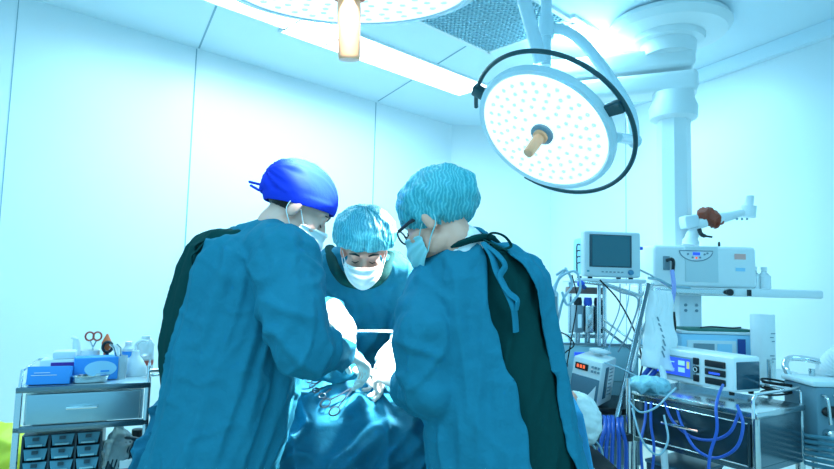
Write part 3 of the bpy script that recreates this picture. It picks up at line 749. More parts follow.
# machine on the shelf
ml = P(652, 0, 3.13).x; mr = P(752, 0, 3.13).x; mw = mr - ml; mx0 = (ml + mr) / 2; mz = shz + .024; mh = .225
T = thing('medical_machine', 'wide white machine with half-oval control panel standing on the pendant shelf', 'medical machine', (mx0, 3.3, mz))
part(lambda b: b.box((0, 0, mh / 2), (mw, .32, mh), bev=.022, seg=3), 'case', white, T)
part(lambda b: b.box((-.02, -.158, mh * .55), (.18, .012, mh * .86), bev=.004), 'front_panel', cream, T)
pc = P(696, 247, 3.135); px_ = pc.x - mx0; pz_ = mh - .03
hp = [(px_ + .09 * math.cos(R(a)), -.166, pz_ + .055 * math.sin(R(a))) for a in range(180, 361, 12)]
part(lambda b: b.prism(hp, (0, 1, 0), .01), 'control_panel', whitep, T)
part(lambda b: b.tube(hp + [hp[0]], .0028, 6), 'panel_outline', greyp, T)
part(lambda b: b.box((px_, -.169, pz_ - .016), (.036, .006, .016)), 'display', screenb, T)
for k, (bx, bz) in enumerate([(-.02, -.036), (0, -.038), (.02, -.036), (-.045, -.018), (.045, -.018), (.06, -.012)]):
    part(lambda b: b.lathe([(.0055, 0), (.005, .005)], n=10, M=tmat((px_ + bx, -.166, pz_ + bz), (R(90), 0, 0))), 'button', ledred if k == 1 else greyp, T)
part(lambda b: b.box((px_ - .125, -.165, .1), (.008, .01, .07)), 'latch', greyp, T)
part(lambda b: b.box((px_ + .24, -.161, .17), (.06, .004, .03)), 'label_plate', mat('label_pink', (.85, .45, .4), .5), T)
part(lambda b: b.box((px_ + .24, -.161, .10), (.05, .006, .018)), 'slot', boxlight, T)
part(lambda b: b.lathe([(.006, 0), (.007, .02), (.004, .03)], (px_ + .17, -.08, mh), 12), 'knob', blackm, T)
ox = P(667, 262, 3.13).x - mx0
part(lambda b: b.box((ox, -.162, .125), (.035, .012, .075), bev=.003), 'power_socket', greyp, T)
part(lambda b: b.tube([(ox, -.17, .14), (ox + .01, -.2, .145), (ox + .022, -.2, .13), (ox + .022, -.19, .08)], .009, 8, smooth=4), 'power_plug', blackm, T)
def bottle(name, label, loc, prof, m, capm_, caph=.02, capr=.012, cat='bottle', band=None, group=None):
    t = thing(name, label, cat, loc, group=group)
    part(lambda b: b.lathe(prof, n=24), 'body', m, t)
    r, z = prof[-1]
    part(lambda b: b.lathe([(capr, z), (capr, z + caph), (capr * .8, z + caph + .002)], n=16), 'cap', capm_, t)
    if band:
        z0, z1, bm_ = band; rr = prof[1][0] + .0008
        part(lambda b: b.lathe([(rr, z0), (rr, z1)], n=24), 'label_band', bm_, t)
    return t
bp = [(.03, 0), (.034, .005), (.034, .07), (.014, .09), (.013, .1)]
for px, lab in ((754, 'small clear-white bottle beside the wide machine on the pendant shelf, the left one'), (764, 'small clear-white bottle on the pendant shelf, nearer the free end')):
    p = P(px, 280, 3.22); bottle('bottle', lab, (p.x, p.y, shz + .024), bp, clearp, white, .02, .016, group='bottles on the pendant shelf')
# articulated arm with brown crumpled bellows
YA = 3.3
T = thing('support_arm', 'white jointed arm carrying a brown crumpled rubber bellows above the machine', 'support arm', P(692, 243, YA))
w(lambda b: b.tube([P(690, 246, YA), P(692, 236, YA), P(697, 228, YA)], [.045, .035, .03], 14, smooth=4), 'base_joint', white, T)
w(lambda b: b.box(P(689, 222, YA), (.085, .09, .075), (0, R(-8), 0), .015), 'clamp_block', whitep, T)
w(lambda b: b.tube([P(694, 226, YA), P(705, 222, YA)], .03, 14), 'stub', white, T)
mb = MB(); mb.chain([P(706, 216, YA), P(711, 218, YA), P(716, 222, YA)], [.045, .048, .032])
finish(fuse(mb, .006, 1, lambda c, n: n * (1 - abs(noise.noise(V((c.x * 38, c.y * 10, c.z * 14)))) * 3.5) * .012), 'bellows', brown, T, True)
w(lambda b: b.tube([P(717, 219, YA), P(730, 216, YA), P(741, 213, YA), P(752, 212, YA)], [.034, .026, .022, .022], 14), 'forearm', white, T)
w(lambda b: b.tube([P(748, 217, YA), P(749, 206, YA)], .04, 18), 'end_joint', white, T)
w(lambda b: b.tube([P(749, 206, YA), P(750, 196, YA)], .022, 16), 'end_post', white, T)
w(lambda b: b.tube([P(699, 229, YA - .05), P(702, 235, YA - .06), P(712, 237, YA - .06)], [.012, .012, .006], 8, smooth=4), 'lever', blackm, T)
for px in (737, 742, 747): w(lambda b: b.ell(P(px, 219, YA - .03), .007), 'screw', greyp, T)
# blue-white box + roll on lower shelf
bl = P(677, 0, 2.85); br = P(758, 0, 2.85)
T = thing('ventilator', 'pale blue-white ventilator box with small window on the pendant lower shelf, behind the blue-display monitor', 'ventilator', ((bl.x + br.x) / 2, 2.98, lz))
bw = br.x - bl.x
part(lambda b: b.box((0, 0, .1), (bw, .26, .2), bev=.012), 'case', boxlight, T)
part(lambda b: b.box((-.06, -.132, .12), (.24, .01, .1), bev=.004), 'front_panel', whitep, T)
part(lambda b: b.box((-.10, -.138, .125), (.1, .006, .06)), 'window', greyp, T)
part(lambda b: b.box((0.0, -.138, .125), (.07, .006, .06)), 'display', boxlight, T)
part(lambda b: b.box((.085, -.132, .12), (.035, .012, .12)), 'side_strip', mat('navy', (.02, .07, .3), .4), T)
T2 = thing('document_tray', 'flat tray with a dark green folder lying on top of the pale ventilator box', 'tray', ((bl.x + br.x) / 2 + .0, 2.97, lz + .2))
part(lambda b: b.box((0, 0, .006), (bw * .98, .24, .012), bev=.003), 'tray_body', whitep, T2)
part(lambda b: b.box((.0, -.02, .018), (bw * .8, .16, .012), (0, 0, .06), .003), 'folder', mat('folder_green', (.03, .16, .13), .6), T2)
part(lambda b: b.tube([(-.1, -.1, .03), (-.02, -.05, .032), (.06, -.08, .03), (.14, -.02, .03)], .004, 8, smooth=5), 'pen_cord', blackm, T2)
p = P(770, 374, 2.72)
T = thing('paper_roll', 'tall white paper-wrapped cylinder standing right of the blue-display monitor', 'paper roll', (p.x, p.y + .05, lz))
part(lambda b: b.lathe([(.046, 0), (.05, .02), (.052, .30), (.05, .306), (.043, .306), (.041, .02)], n=32), 'tube', paper, T)
for k in range(6):
    part(lambda b: b.box((.012 + .006 * (k % 2), -.0515, .13 + k * .018 if k > 2 else .09 + k * .014), (.012 + .004 * (k % 3), .003, .004)), 'print_mark', greyp, T)
# ------------------------------------------------------------------ stainless trolley right
TZ = .83
fdir = R(-57); F = P(628, 385, 2.5); F = V((F.x, F.y, 0)); tl = .53; td = .35
T = thing('equipment_trolley', 'glossy stainless cabinet trolley with top rail at right, below the blue-display monitor', 'trolley', F, fdir)
# local x along front edge (left->right), local y into depth
part(lambda b: b.box((tl / 2, td / 2, TZ - .012), (tl, td, .024), bev=.006), 'worktop', steel, T)
def carc(b):
    b.box((tl / 2, td / 2, TZ - .034), (tl - .01, td - .01, .02)); b.box((tl / 2, td / 2, .63), (tl - .01, td - .01, .02))
    b.box((.012, td / 2, TZ - .12), (.012, td - .03, .18)); b.box((tl - .012, td / 2, TZ - .12), (.012, td - .03, .18)); b.box((tl / 2, td - .012, TZ - .12), (tl - .03, .012, .18))
part(carc, 'cabinet', darksteel, T)
def frame_rect(b, x0, x1, z0, z1, y, r): b.tube([(x0, y, z0), (x1, y, z0), (x1, y, z1), (x0, y, z1), (x0, y, z0)], r, 6)
d = part(lambda b: b.box((tl / 2, .008, TZ - .115), (tl - .06, .014, .15), bev=.003), 'drawer', mat('glossy_dark', (.02, .045, .06), .12, coat=.5), T)
part(lambda b: frame_rect(b, .035, tl - .035, TZ - .188, TZ - .042, -.002, .0028), 'drawer_trim', steel, d)
hx = tl * .34
part(lambda b: b.tube([(hx, 0, TZ - .1), (hx, -.035, TZ - .1), (hx + .15, -.035, TZ - .1), (hx + .15, 0, TZ - .1)], .0055, 8), 'handle', chrome, d)
for x in (.015, tl - .015):
    for y in (.015, td - .015):
        part(lambda b: b.tube([(x, y, .07), (x, y, TZ + .0)], .014, 12), 'leg', steel, T)
        part(lambda b: b.lathe([(.03, -.012), (.035, 0), (.03, .012)], n=16, M=tmat((x, y, .035), (R(90), 0, 0))), 'caster', rubber, T)
part(lambda b: b.box((tl / 2, td / 2, .3), (tl - .02, td - .02, .018), bev=.004), 'lower_shelf', steel, T)
part(lambda b: b.tube([(tl - .015, .0, TZ - .02), (tl - .015, .0, TZ + .045), (tl - .015, .02, TZ + .06), (tl - .015, td - .02, TZ + .06), (tl - .015, td, TZ + .045), (tl - .015, td, TZ - .02)], .006, 8), 'side_rail', chrome, T)
part(lambda b: b.tube([(0.01, td, TZ + .0), (0.01, td, TZ + .05), (tl - .02, td, TZ + .05)], .005, 8), 'back_rail', chrome, T)
TT = T
for k, (x, wd, hh, mm, ll) in enumerate(((.14, .2, .22, 'organizer_like', 'dark blue filler bin added to darken the left end of the stainless trolley lower shelf'), (.39, .2, .17, 'organizer_like', 'dark blue filler bin added to darken the right end of the stainless trolley lower shelf'))):
    bt = thing('filler_bin', ll, 'filler bin', pmatrix(TT) @ V((x, td / 2, .3095)), fdir, 'filler bins on the trolley lower shelf')  # added dark bins, fill the bright gap under the trolley
    part(lambda b: b.prism([(-wd / 2 + .015, -.11, 0), (wd / 2 - .015, -.11, 0), (wd / 2, -.11, hh), (-wd / 2, -.11, hh)], (0, 1, 0), .22), 'bin_body', mat('bin_navy', (.02, .07, .12), .35), bt)
    part(lambda b: b.box((0, 0, hh + .006), (wd + .01, .23, .014), bev=.004), 'lid', mat('bin_lid', (.05, .16, .24), .35), bt)
# monitor with the blue display lying on trolley
cn = P(735, 396, 2.31); far = P(667, 378, 2.62)
dd = V((cn.x - far.x, cn.y - far.y, 0)); dw = .43; da = math.atan2(dd.y, dd.x); ddn = dd.normalized()
o = V((cn.x, cn.y, TZ + .012)) - ddn * dw
T = thing('vital_signs_monitor', 'wide white monitor with blue number display lying on the stainless trolley', 'medical monitor', o, da)
mhh = .138; mdp = .15
def shell(b):
    b.box((dw / 2, mdp / 2, mhh / 2 + .012), (dw, mdp, mhh), bev=.01, seg=3)
part(shell, 'case', white, T)
part(lambda b: b.box((dw * .33, -.002, .078), (dw * .5, .008, .088), bev=.002), 'display_bezel', greyp, T)
s = part(lambda b: b.box((dw * .31, -.006, .078), (dw * .42, .004, .074)), 'display', screenb, T)
for k, (x, z, wd, h) in enumerate([(.18, .107, .12, .006), (.42, .095, .05, .02), (.42, .066, .05, .02), (.30, .095, .04, .004), (.3, .066, .04, .004), (.14, .094, .03, .018), (.14, .066, .03, .01)]):
    part(lambda b: b.box((dw * x, -.0085, z), (dw * wd * 1.6, .001, h)), 'readout', screenl, s)
part(lambda b: b.box((dw * .118, -.007, .1), (.014, .004, .026)), 'yellow_tab', mat('tab_yellow', (.7, .65, .2), .5, emit=(.7, .65, .2), es=.3), T)
part(lambda b: b.box((dw * .5, -.007, .09), (.014, .004, .03)), 'yellow_tab', MATS['tab_yellow'], T)
for z in (.112, .078, .042):
    part(lambda b: b.box((dw * .585, -.003, z), (.028, .008, .028), bev=.003), 'key', blackm, T)
part(lambda b: b.tube(arc((dw * .585, -.009, .078), .009, 0, 360, 16, (0, 2)), .0015, 6), 'key_ring', white, T)
for z in (.112, .078, .042):
    part(lambda b: b.box((dw * .8, -.003, z), (.095, .009, .026), bev=.003), 'module', blackm, T)
part(lambda b: b.box((dw * .8, -.009, .075), (.05, .003, .008)), 'module_print', screenb, T)
part(lambda b: b.box((dw + .0005, mdp / 2, .077), (.006, mdp - .02, .108), bev=.003), 'side_panel', mat('side_glass', (.015, .07, .11), .12, coat=.6), T)
for x in (.03, dw - .03):
    for y in (.02, mdp - .02): part(lambda b: b.lathe([(.01, 0), (.01, .014)], (x, y, -.002), 10), 'foot', rubber, T)
# coil of black cable behind it
p = P(772, 384, 2.42)
def coil(b):
    pts = []
    for i in range(130):
        a = i * .33; pts.append((.05 * math.cos(a) * (1 + .25 * math.sin(a * .37)), .04 * math.sin(a), .012 + .0004 * i + .006 * math.sin(a * 1.3)))
    b.tube(pts, .0042, 6)
mb = MB(); coil(mb); o = mb.build('cable', rubber); o.location = (p.x, p.y - .03, TZ); tag(o, 'coiled black cable heaped on the trolley beside the monitor', 'cable')
# crumpled clear bag on left end of trolley
p = P(648, 384, 2.45)
mb = MB(); mb.ell((p.x, p.y, TZ + .022), (.085, .055, .03))
me = fuse(mb, .005, 1, lambda c, n: n * ((1 - abs(noise.noise(c * 22)) * 3.4) * .012 + noise.noise(c * 50) * .004))
o = finish(me, 'plastic_bag', mat('bag_teal', (.3, .62, .72), .25, bump=.8, bscale=40), None, True, 60); tag(o, 'crumpled pale teal plastic bag lying on the left end of the stainless trolley', 'bag')
# ------------------------------------------------------------------ anaesthesia machine
al_, ar_ = P(545, 0, 2.98).x, P(637, 0, 2.98).x; aw = ar_ - al_; ax = (al_ + ar_) / 2
T = thing('anesthesia_machine', 'pale anaesthesia machine with blue square, chrome posts and gas vaporisers behind the standing persons', 'medical machine', (ax, 3.15, 0))
part(lambda b: b.box((0, 0, .58), (aw, .36, .76), bev=.02), 'body', mat('machine_body', (.32, .55, .62), .4), T)
part(lambda b: b.box((0, -.184, .87), (aw - .03, .01, .17), bev=.004), 'upper_panel', mat('machine_panel', (.4, .72, .82), .35), T)
part(lambda b: b.box((P(583, 0, 2.97).x - ax, -.191, .875), (.085, .006, .1)), 'blue_screen', screenb, T)
for k in range(3): part(lambda b: b.lathe([(.014, 0), (.012, .016)], n=14, M=tmat((-.17 + .035 * (k % 2), -.19, .9 - .04 * k), (R(90), 0, 0))), 'knob', greyp, T)
part(lambda b: b.box((.0, -.184, .965), (aw + .02, .02, .012)), 'top_rail', greyp, T)
part(lambda b: b.box((0.02, -.33, .70), (aw + .02, .34, .03), bev=.008), 'work_surface', blackm, T)
for k, z in enumerate((.58, .44)):
    dr_ = part(lambda b: b.box((0.02, -.19, z), (aw - .04, .02, .12), bev=.006), 'drawer', greyp, T)
    part(lambda b: b.box((0.02, -.205, z + .03), (.16, .016, .012), bev=.003), 'handle', steel, dr_)
part(lambda b: b.box((0, 0, .13), (aw + .04, .42, .08), bev=.02), 'base', greyp, T)
for sx in (-1, 1):
    for sy in (-1, 1): part(lambda b: b.lathe([(.035, -.014), (.042, 0), (.035, .014)], n=16, M=tmat((sx * (aw / 2 - .03), sy * .17, .045), (R(90), 0, 0))), 'caster', rubber, T)
for px in (599.5, 605): part(lambda b: b.tube([(P(px, 300, 2.95).x - ax, -.19, .96), (P(px, 300, 2.95).x - ax, -.19, 1.285)], .011, 12), 'post', chrome, T)
for px in (570, 640): part(lambda b: b.tube([(P(px, 300, 3.1).x - ax, -.05, .95), (P(px, 300, 3.1).x - ax, -.05, 1.28)], .012, 12), 'post', chrome, T)
part(lambda b: b.box((.085, -.1, 1.288), (.36, .26, .02), bev=.006), 'monitor_shelf', whitep, T)
part(lambda b: b.tube([P(574, 281, 2.86) - V((ax, 3.15, 0)), P(604, 284, 2.84) - V((ax, 3.15, 0)), P(641, 296, 2.86) - V((ax, 3.15, 0)), P(653, 284, 2.9) - V((ax, 3.15, 0))], .009, 10), 'cable_rail', steel, T)
vx = P(590, 0, 2.98).x - ax
for k, mm in enumerate((greyp, steel, darksteel)):
    v = part(lambda b: b.box((vx - .055 + k * .052, -.14, 1.09), (.046, .08, .14), bev=.008), 'vaporizer', mm, T)
    part(lambda b: b.lathe([(.02, 1.16), (.022, 1.175), (.018, 1.2)], (vx - .055 + k * .052, -.15, 0), 16), 'dial', blackm if k != 1 else bluep, v)
    part(lambda b: b.box((vx - .055 + k * .052, -.183, 1.08), (.02, .006, .07)), 'gauge', chrome, v)
    part(lambda b: b.lathe([(.015, .96), (.015, 1.02)], (vx - .055 + k * .052, -.14, 0), 12), 'stem', steel, v)
part(lambda b: b.box((vx, -.1, 1.235), (.2, .06, .035), bev=.006), 'manifold', mat('tan', (.25, .16, .15), .5), T)
part(lambda b: b.box((vx, -.1, 1.0), (.2, .04, .02), bev=.003), 'manifold_bar', steel, T)
# monitor on top
m0 = P(610.5, 279, 2.96); mwid = .305; mht = .232
T = thing('patient_monitor', 'boxy patient monitor with blank dark screen standing on top of the anaesthesia machine', 'medical monitor', (m0.x, m0.y, 1.298), R(8))
part(lambda b: b.box((0, .0, mht / 2 + .008), (mwid, .05, mht), bev=.012, seg=3), 'front_case', cream, T)
part(lambda b: b.box((0.0, .09, mht / 2), (mwid - .03, .14, mht - .04), bev=.02), 'rear_case', boxlight, T)
s = part(lambda b: b.box((-.012, -.026, .14), (.226, .006, .165), bev=.002), 'screen_bezel', mat('bezel', (.02, .07, .1), .4), T)
part(lambda b: b.box((-.012, -.030, .14), (.2, .004, .152)), 'screen', screenm, s)
for k in range(6): part(lambda b: b.box((-.055 + k * .021, -.027, .034), (.01, .005, .006)), 'button', greyp, T)
part(lambda b: b.lathe([(.014, 0), (.0135, .012), (.01, .016)], n=20, M=tmat((.095, -.024, .034), (R(90), 0, 0))), 'dial', mat('dial_blue', (.08, .28, .45), .4), T)
part(lambda b: b.box((-.132, -.026, .036), (.012, .004, .008)), 'logo_mark', mat('logo_teal', (.02, .3, .4), .5), T)
part(lambda b: b.box((.16, .08, .155), (.03, .08, .06), bev=.006), 'side_module', whitep, T)
part(lambda b: b.tube([(.175, .05, .165), (.2, .045, .165)], .009, 10), 'connector', bluep, T)
part(lambda b: b.box((.152, .07, .06), (.02, .1, .06), bev=.004), 'battery_door', blackm, T)
for k in range(4): part(lambda b: b.tube([(-.15, .03, .08 + .03 * k), (-.172, .02, .07 + .03 * k), (-.17, .02, .03)], .003, 6, smooth=4), 'lead', rubber, T)
for sx in (-1, 1):
    for y in (0, .13): part(lambda b: b.lathe([(.012, 0), (.012, .012)], (sx * .11, y, 0), 10), 'foot', rubber, T)
# second monitor half hidden by the right person
m1 = P(541, 321, 2.75)
T = thing('vital_signs_monitor', 'monitor with a column of small readings half hidden behind the green-backed gown', 'medical monitor', (m1.x, m1.y, 1.0), R(-6))
part(lambda b: b.box((-.02, 0.06, .115), (.2, .14, .23), bev=.012), 'case', cream, T)
part(lambda b: b.box((-.03, -.012, .115), (.13, .006, .18), bev=.003), 'screen', blackm, T)
for k in range(6): part(lambda b: b.box((.012, -.0165, .045 + k * .028), (.022, .003, .012)), 'readout', screenl, T)
part(lambda b: b.box((.062, -.012, .115), (.02, .006, .18), bev=.003), 'key_strip', greyp, T)
part(lambda b: b.box((-.02, .06, -.02), (.16, .1, .045), bev=.004), 'foot', greyp, T)
# ------------------------------------------------------------------ syringe pump
p = P(593, 402, 2.66)
T = thing('infusion_pump', 'tilted white infusion pump with red digits and grey door on the black work surface', 'infusion pump', (p.x, p.y + .05, .735), rot=(R(3), R(9), R(-38)))
part(lambda b: b.box((0, 0, .09), (.115, .15, .17), bev=.008), 'case', white, T)
part(lambda b: b.box((0, -.077, .058), (.108, .008, .1), bev=.003), 'door', mat('pump_door', (.1, .2, .27), .4), T)
part(lambda b: b.prism([(.01, -.083, .03), (.045, -.083, .03), (.045, -.083, .085), (.03, -.083, .06)], (0, 1, 0), .004), 'door_plate', whitep, T)
part(lambda b: b.box((-.02, -.077, .142), (.05, .006, .024)), 'display', blackm, T)
for k in range(3): part(lambda b: b.box((-.034 + .012 * k, -.081, .143), (.007, .002, .012)), 'digit', ledred, T)
for k in range(6): part(lambda b: b.box((.022 + .012 * (k % 3), -.077, .15 - .016 * (k // 3)), (.008, .005, .008)), 'button', greyp, T)
part(lambda b: b.box((.058, -.02, .09), (.005, .028, .12), bev=.002), 'side_slot', mat('slot_dark', (.03, .12, .18), .4), T)
for k in range(8): part(lambda b: b.box((.058, .025, .04 + .014 * k), (.004, .03, .003)), 'vent_line', greyp, T)
T.scale = (1.18, 1.18, 1.18)
mb = MB(); 
q = P(600, 349, 2.7)
mb.ell((0, 0, .012), (.05, .035, .014))
o = finish(fuse(mb, .004, 1, lambda c, n: n * noise.noise(c * 40) * .006), 'folded_cloth', whitep, None, False, 60); o.location = (q.x, q.y, .948); o.rotation_euler = (0, R(8), 0); tag(o, 'small crumpled white cloth lying on top of the infusion pump', 'cloth')
# ------------------------------------------------------------------ stands, bag, hoses
T = thing('drip_stand', 'chrome stand with long slanting tube and clamps between the pump and the trolley', 'stand', (P(626, 440, 2.45).x, 2.45, 0))
w(lambda b: b.tube([P(648, 284, 2.72), P(634, 345, 2.6), P(613, 436, 2.45)], .0115, 12), 'slanted_tube', darksteel, T)
w(lambda b: b.tube([P(656, 300, 2.74), P(643, 330, 2.66), P(632, 372, 2.56)], .006, 8, smooth=4), 'thin_tube', steel, T)
bx = P(629, 440, 2.45).x
w(lambda b: b.tube([V((bx, 2.45, .08)), V((bx, 2.45, .88))], .012, 12), 'pole', chrome, T)
w(lambda b: b.box(P(614, 433, 2.44), (.03, .03, .045), (0, R(20), 0), .005), 'clamp', mat('clamp_tan', (.4, .4, .3), .5), T)
w(lambda b: b.box(P(627, 437, 2.44), (.04, .035, .03), (0, 0, 0), .005), 'clamp', blackm, T)
w(lambda b: b.tube([P(614, 434, 2.44), P(629, 438, 2.45)], .008, 8), 'cross_bar', steel, T)
for k in range(5):
    a = 2 * PI * k / 5 + .3; w(lambda b: b.tube([V((bx, 2.45, .09)), V((bx + .22 * math.cos(a), 2.45 + .22 * math.sin(a), .055))], .012, 8), 'base_leg', steel, T)
    w(lambda b: b.ell(V((bx + .22 * math.cos(a), 2.45 + .22 * math.sin(a), .025)), .025), 'caster', rubber, T)
# white plastic bag
def bagf(u, v):
    top = P(648, 291, 2.72) * (1 - u) + P(669, 292, 2.74) * u; bot = P(642, 366, 2.58) * (1 - u) + P(677, 372, 2.62) * u
    p = top * (1 - v) + bot * v; bel = math.sin(u * PI) * .03 * (.4 + v)
    return p + V((.004 * math.sin(v * 13), -bel + noise.noise(V((u * 3, v * 4, 1))) * .014 + (1 - abs(noise.noise(V((u * 4 + 2, v * 4, 4)))) * 3) * .004, 0))
mb = MB(); mb.grid(bagf, 40, 60); o = mb.build('plastic_bag', paper, None, False, 180); md = o.modifiers.new('s', 'SOLIDIFY'); md.thickness = .012; md.offset = 1
tag(o, 'creased white printed plastic bag hanging from the rail beside the slanting tube', 'bag')
mb = MB()
for k in range(7):
    c = bagf(.42 + .012 * k, .38 + .07 * k); mb.box(c + V((0, -.016, 0)), (.022 if k % 2 else .03, .003, .006), (0, R(60 if k % 2 else 70), 0))
ob = mb.build('print', greyp, o)
# hose under the bag
def cable(name, label, cat, pts, r, m, group=None, n=8, sm=8):
    mb = MB(); mb.tube([P(*p) for p in pts], r, n, smooth=sm); o = mb.build(name, m); return tag(o, label, cat, group)
w2 = [(661, 366, 2.5), (664, 380, 2.48), (662, 400, 2.44), (667, 425, 2.4), (664, 450, 2.38), (668, 500, 2.36)]
cable('hose', 'thick white hose hanging from the plastic bag down the trolley front', 'hose', w2, .014, whitep)
# blue hoses
g = 'blue hoses hanging beside the slanting stand'
for k, (x0_, x1_) in enumerate([(604, 600), (608, 606), (612, 612), (617, 619), (621, 626)]):
    cable('hose', ['blue hose in the hanging bundle, leftmost', 'blue hose in the hanging bundle, second from the left', 'blue hose in the middle of the hanging bundle', 'blue hose in the hanging bundle, second from the right', 'blue hose in the hanging bundle, rightmost'][k], 'hose',
          [(596 + 4 * k, 424, 2.62), (x0_, 417, 2.5), (x0_ + 1, 428, 2.42), (x1_, 450, 2.4), (x1_ - 1, 500, 2.38)], .0085, hoseb, g)
g = 'blue hoses looped in front of the trolley'
loops = [([(723, 385, 2.3), (719, 394, 2.22), (716, 408, 2.15), (717, 430, 2.12), (710, 455, 2.12), (708, 485, 2.1)], 'blue hose dropping from the front sockets of the blue-display monitor'),
         ([(676, 405, 2.36), (682, 425, 2.3), (695, 448, 2.22), (715, 458, 2.15), (736, 448, 2.06), (743, 425, 2.04), (737, 405, 2.08)], 'blue hose in a wide loop across the trolley drawer front'),
         ([(664, 400, 2.4), (672, 420, 2.34), (690, 436, 2.28), (712, 440, 2.18), (730, 432, 2.1), (740, 410, 2.08)], 'blue hose in the inner loop on the trolley drawer front'),
         ([(646, 402, 2.44), (645, 420, 2.4), (641, 445, 2.36), (644, 490, 2.34)], 'straight blue hose at the left corner of the trolley'),
         ([(651, 402, 2.42), (651, 425, 2.38), (654, 450, 2.34), (650, 490, 2.32)], 'blue hose second from the left corner of the trolley')]
for p, l in loops: cable('hose', l, 'hose', [(a, b, c - .03) for a, b, c in p], .0055, hoseb, g)
loops2 = [([(628, 400, 2.4), (640, 412, 2.36), (655, 408, 2.34), (668, 396, 2.34), (676, 388, 2.36)], 'pale hose curved over the left front edge of the trolley'),
          ([(632, 408, 2.36), (642, 440, 2.3), (658, 455, 2.28), (668, 440, 2.28), (664, 415, 2.32)], 'thin pale tube looped below the trolley left corner'),
          ([(580, 428, 2.4), (592, 438, 2.36), (602, 452, 2.34), (606, 490, 2.3)], 'pale hose bundle emerging beside the patient head'),
          ([(582, 434, 2.38), (594, 447, 2.35), (598, 462, 2.33), (598, 495, 2.3)], 'second pale hose emerging beside the patient head')]
for p, l in loops2: cable('tube', l, 'tube', [(a, b, c - .03) for a, b, c in p], .004, hosec, 'pale tubes by the trolley')
for k, (l, p) in enumerate([('blue hose slanting across the gap left of the plastic bag, upper one', [(668, 350, 2.8), (655, 362, 2.72), (640, 380, 2.62)]),
    ('blue hose slanting across the gap left of the plastic bag, lower one', [(668, 356, 2.78), (658, 368, 2.7), (645, 383, 2.6)])]):
    cable('hose', l, 'hose', p, .011, hoseb, 'blue slanting hoses')
# cables hung around the machine
random.seed(11)
wires = [([(556, 275, 2.75), (566, 270, 2.74), (572, 285, 2.72), (563, 300, 2.72), (556, 330, 2.74)], .006, hosec, 'pale cable looped on the hook left of the boxy monitor'),
 ([(552, 290, 2.74), (562, 276, 2.72), (576, 272, 2.72), (580, 290, 2.7), (568, 305, 2.7), (562, 292, 2.72)], .006, hosec, 'pale cable in a tight loop below the boxy monitor left corner'),
 ([(566, 268, 2.75), (556, 285, 2.73), (550, 320, 2.7), (549, 360, 2.68)], .0075, hosec, 'thick pale tube running down beside the green-backed gown'),
 ([(572, 275, 2.74), (577, 300, 2.72), (572, 335, 2.7), (566, 370, 2.7)], .003, rubber, 'thin dark lead dropping left of the vaporisers'),
 ([(600, 280, 2.8), (618, 300, 2.74), (634, 330, 2.7), (642, 360, 2.62), (640, 378, 2.6)], .004, rubber, 'dark lead curving from the boxy monitor to the trolley'),
 ([(604, 284, 2.8), (620, 292, 2.74), (638, 300, 2.7), (630, 330, 2.68), (618, 352, 2.7)], .004, greyp, 'grey lead sagging below the boxy monitor'),
 ([(620, 284, 2.8), (619, 310, 2.76), (606, 340, 2.74), (603, 350, 2.74)], .003, greyp, 'thin grey lead falling to the infusion pump'),
 ([(630, 284, 2.8), (626, 310, 2.76), (612, 340, 2.74), (608, 352, 2.74)], .003, hosec, 'thin clear line falling to the infusion pump'),
 ([(603, 328, 2.8), (616, 338, 2.76), (634, 352, 2.72), (652, 368, 2.66)], .006, darksteel, 'dark rod slanting right from the vaporisers'),
 ([(604, 320, 2.8), (620, 332, 2.76), (640, 346, 2.72), (660, 356, 2.68)], .005, steel, 'pale tube slanting right from the vaporisers'),
 ([(555, 330, 2.74), (568, 336, 2.72), (574, 345, 2.72), (566, 352, 2.72), (558, 360, 2.72)], .003, rubber, 'thin dark lead curling on the pale machine panel'),
 ([(602, 362, 2.6), (620, 368, 2.56), (640, 378, 2.5), (655, 386, 2.46)], .003, hosec, 'clear line running from the infusion pump to the trolley'),
 ([(648, 278, 2.9), (660, 280, 2.9), (672, 286, 2.95), (690, 288, 2.98)], .006, hosec, 'pale tube running along the pendant shelf edge'),
 ([(640, 270, 2.9), (652, 276, 2.9), (664, 284, 2.95), (676, 292, 2.98)], .005, steel, 'steel-coloured tube crossing the left end of the pendant shelf'),
 ([(672, 270, 2.95), (674, 290, 2.93), (670, 312, 2.93), (668, 330, 2.92)], .011, mat('hose_lilac', (.35, .42, .85), .4), 'lilac tube hanging from the wide white machine'),
 ([(674, 312, 2.9), (675, 330, 2.88), (671, 345, 2.86), (672, 356, 2.84)], .006, rubber, 'black power cable hanging beside the plastic bag')]
for p, r, m, l in wires: cable('cable', l, 'cable', p, r, m, 'cables around the machines')
t = thing('cable_clip', 'round blue clip on the rail at the boxy monitor lower left corner', 'clip', P(581, 284, 2.76))
w(lambda b: b.ell(P(581, 284, 2.76), .018), 'ball', bluep, t); w(lambda b: b.tube([P(581, 284, 2.76), P(585, 288, 2.74)], .01, 8), 'stem', mat('navy', (.02, .07, .3), .4), t)
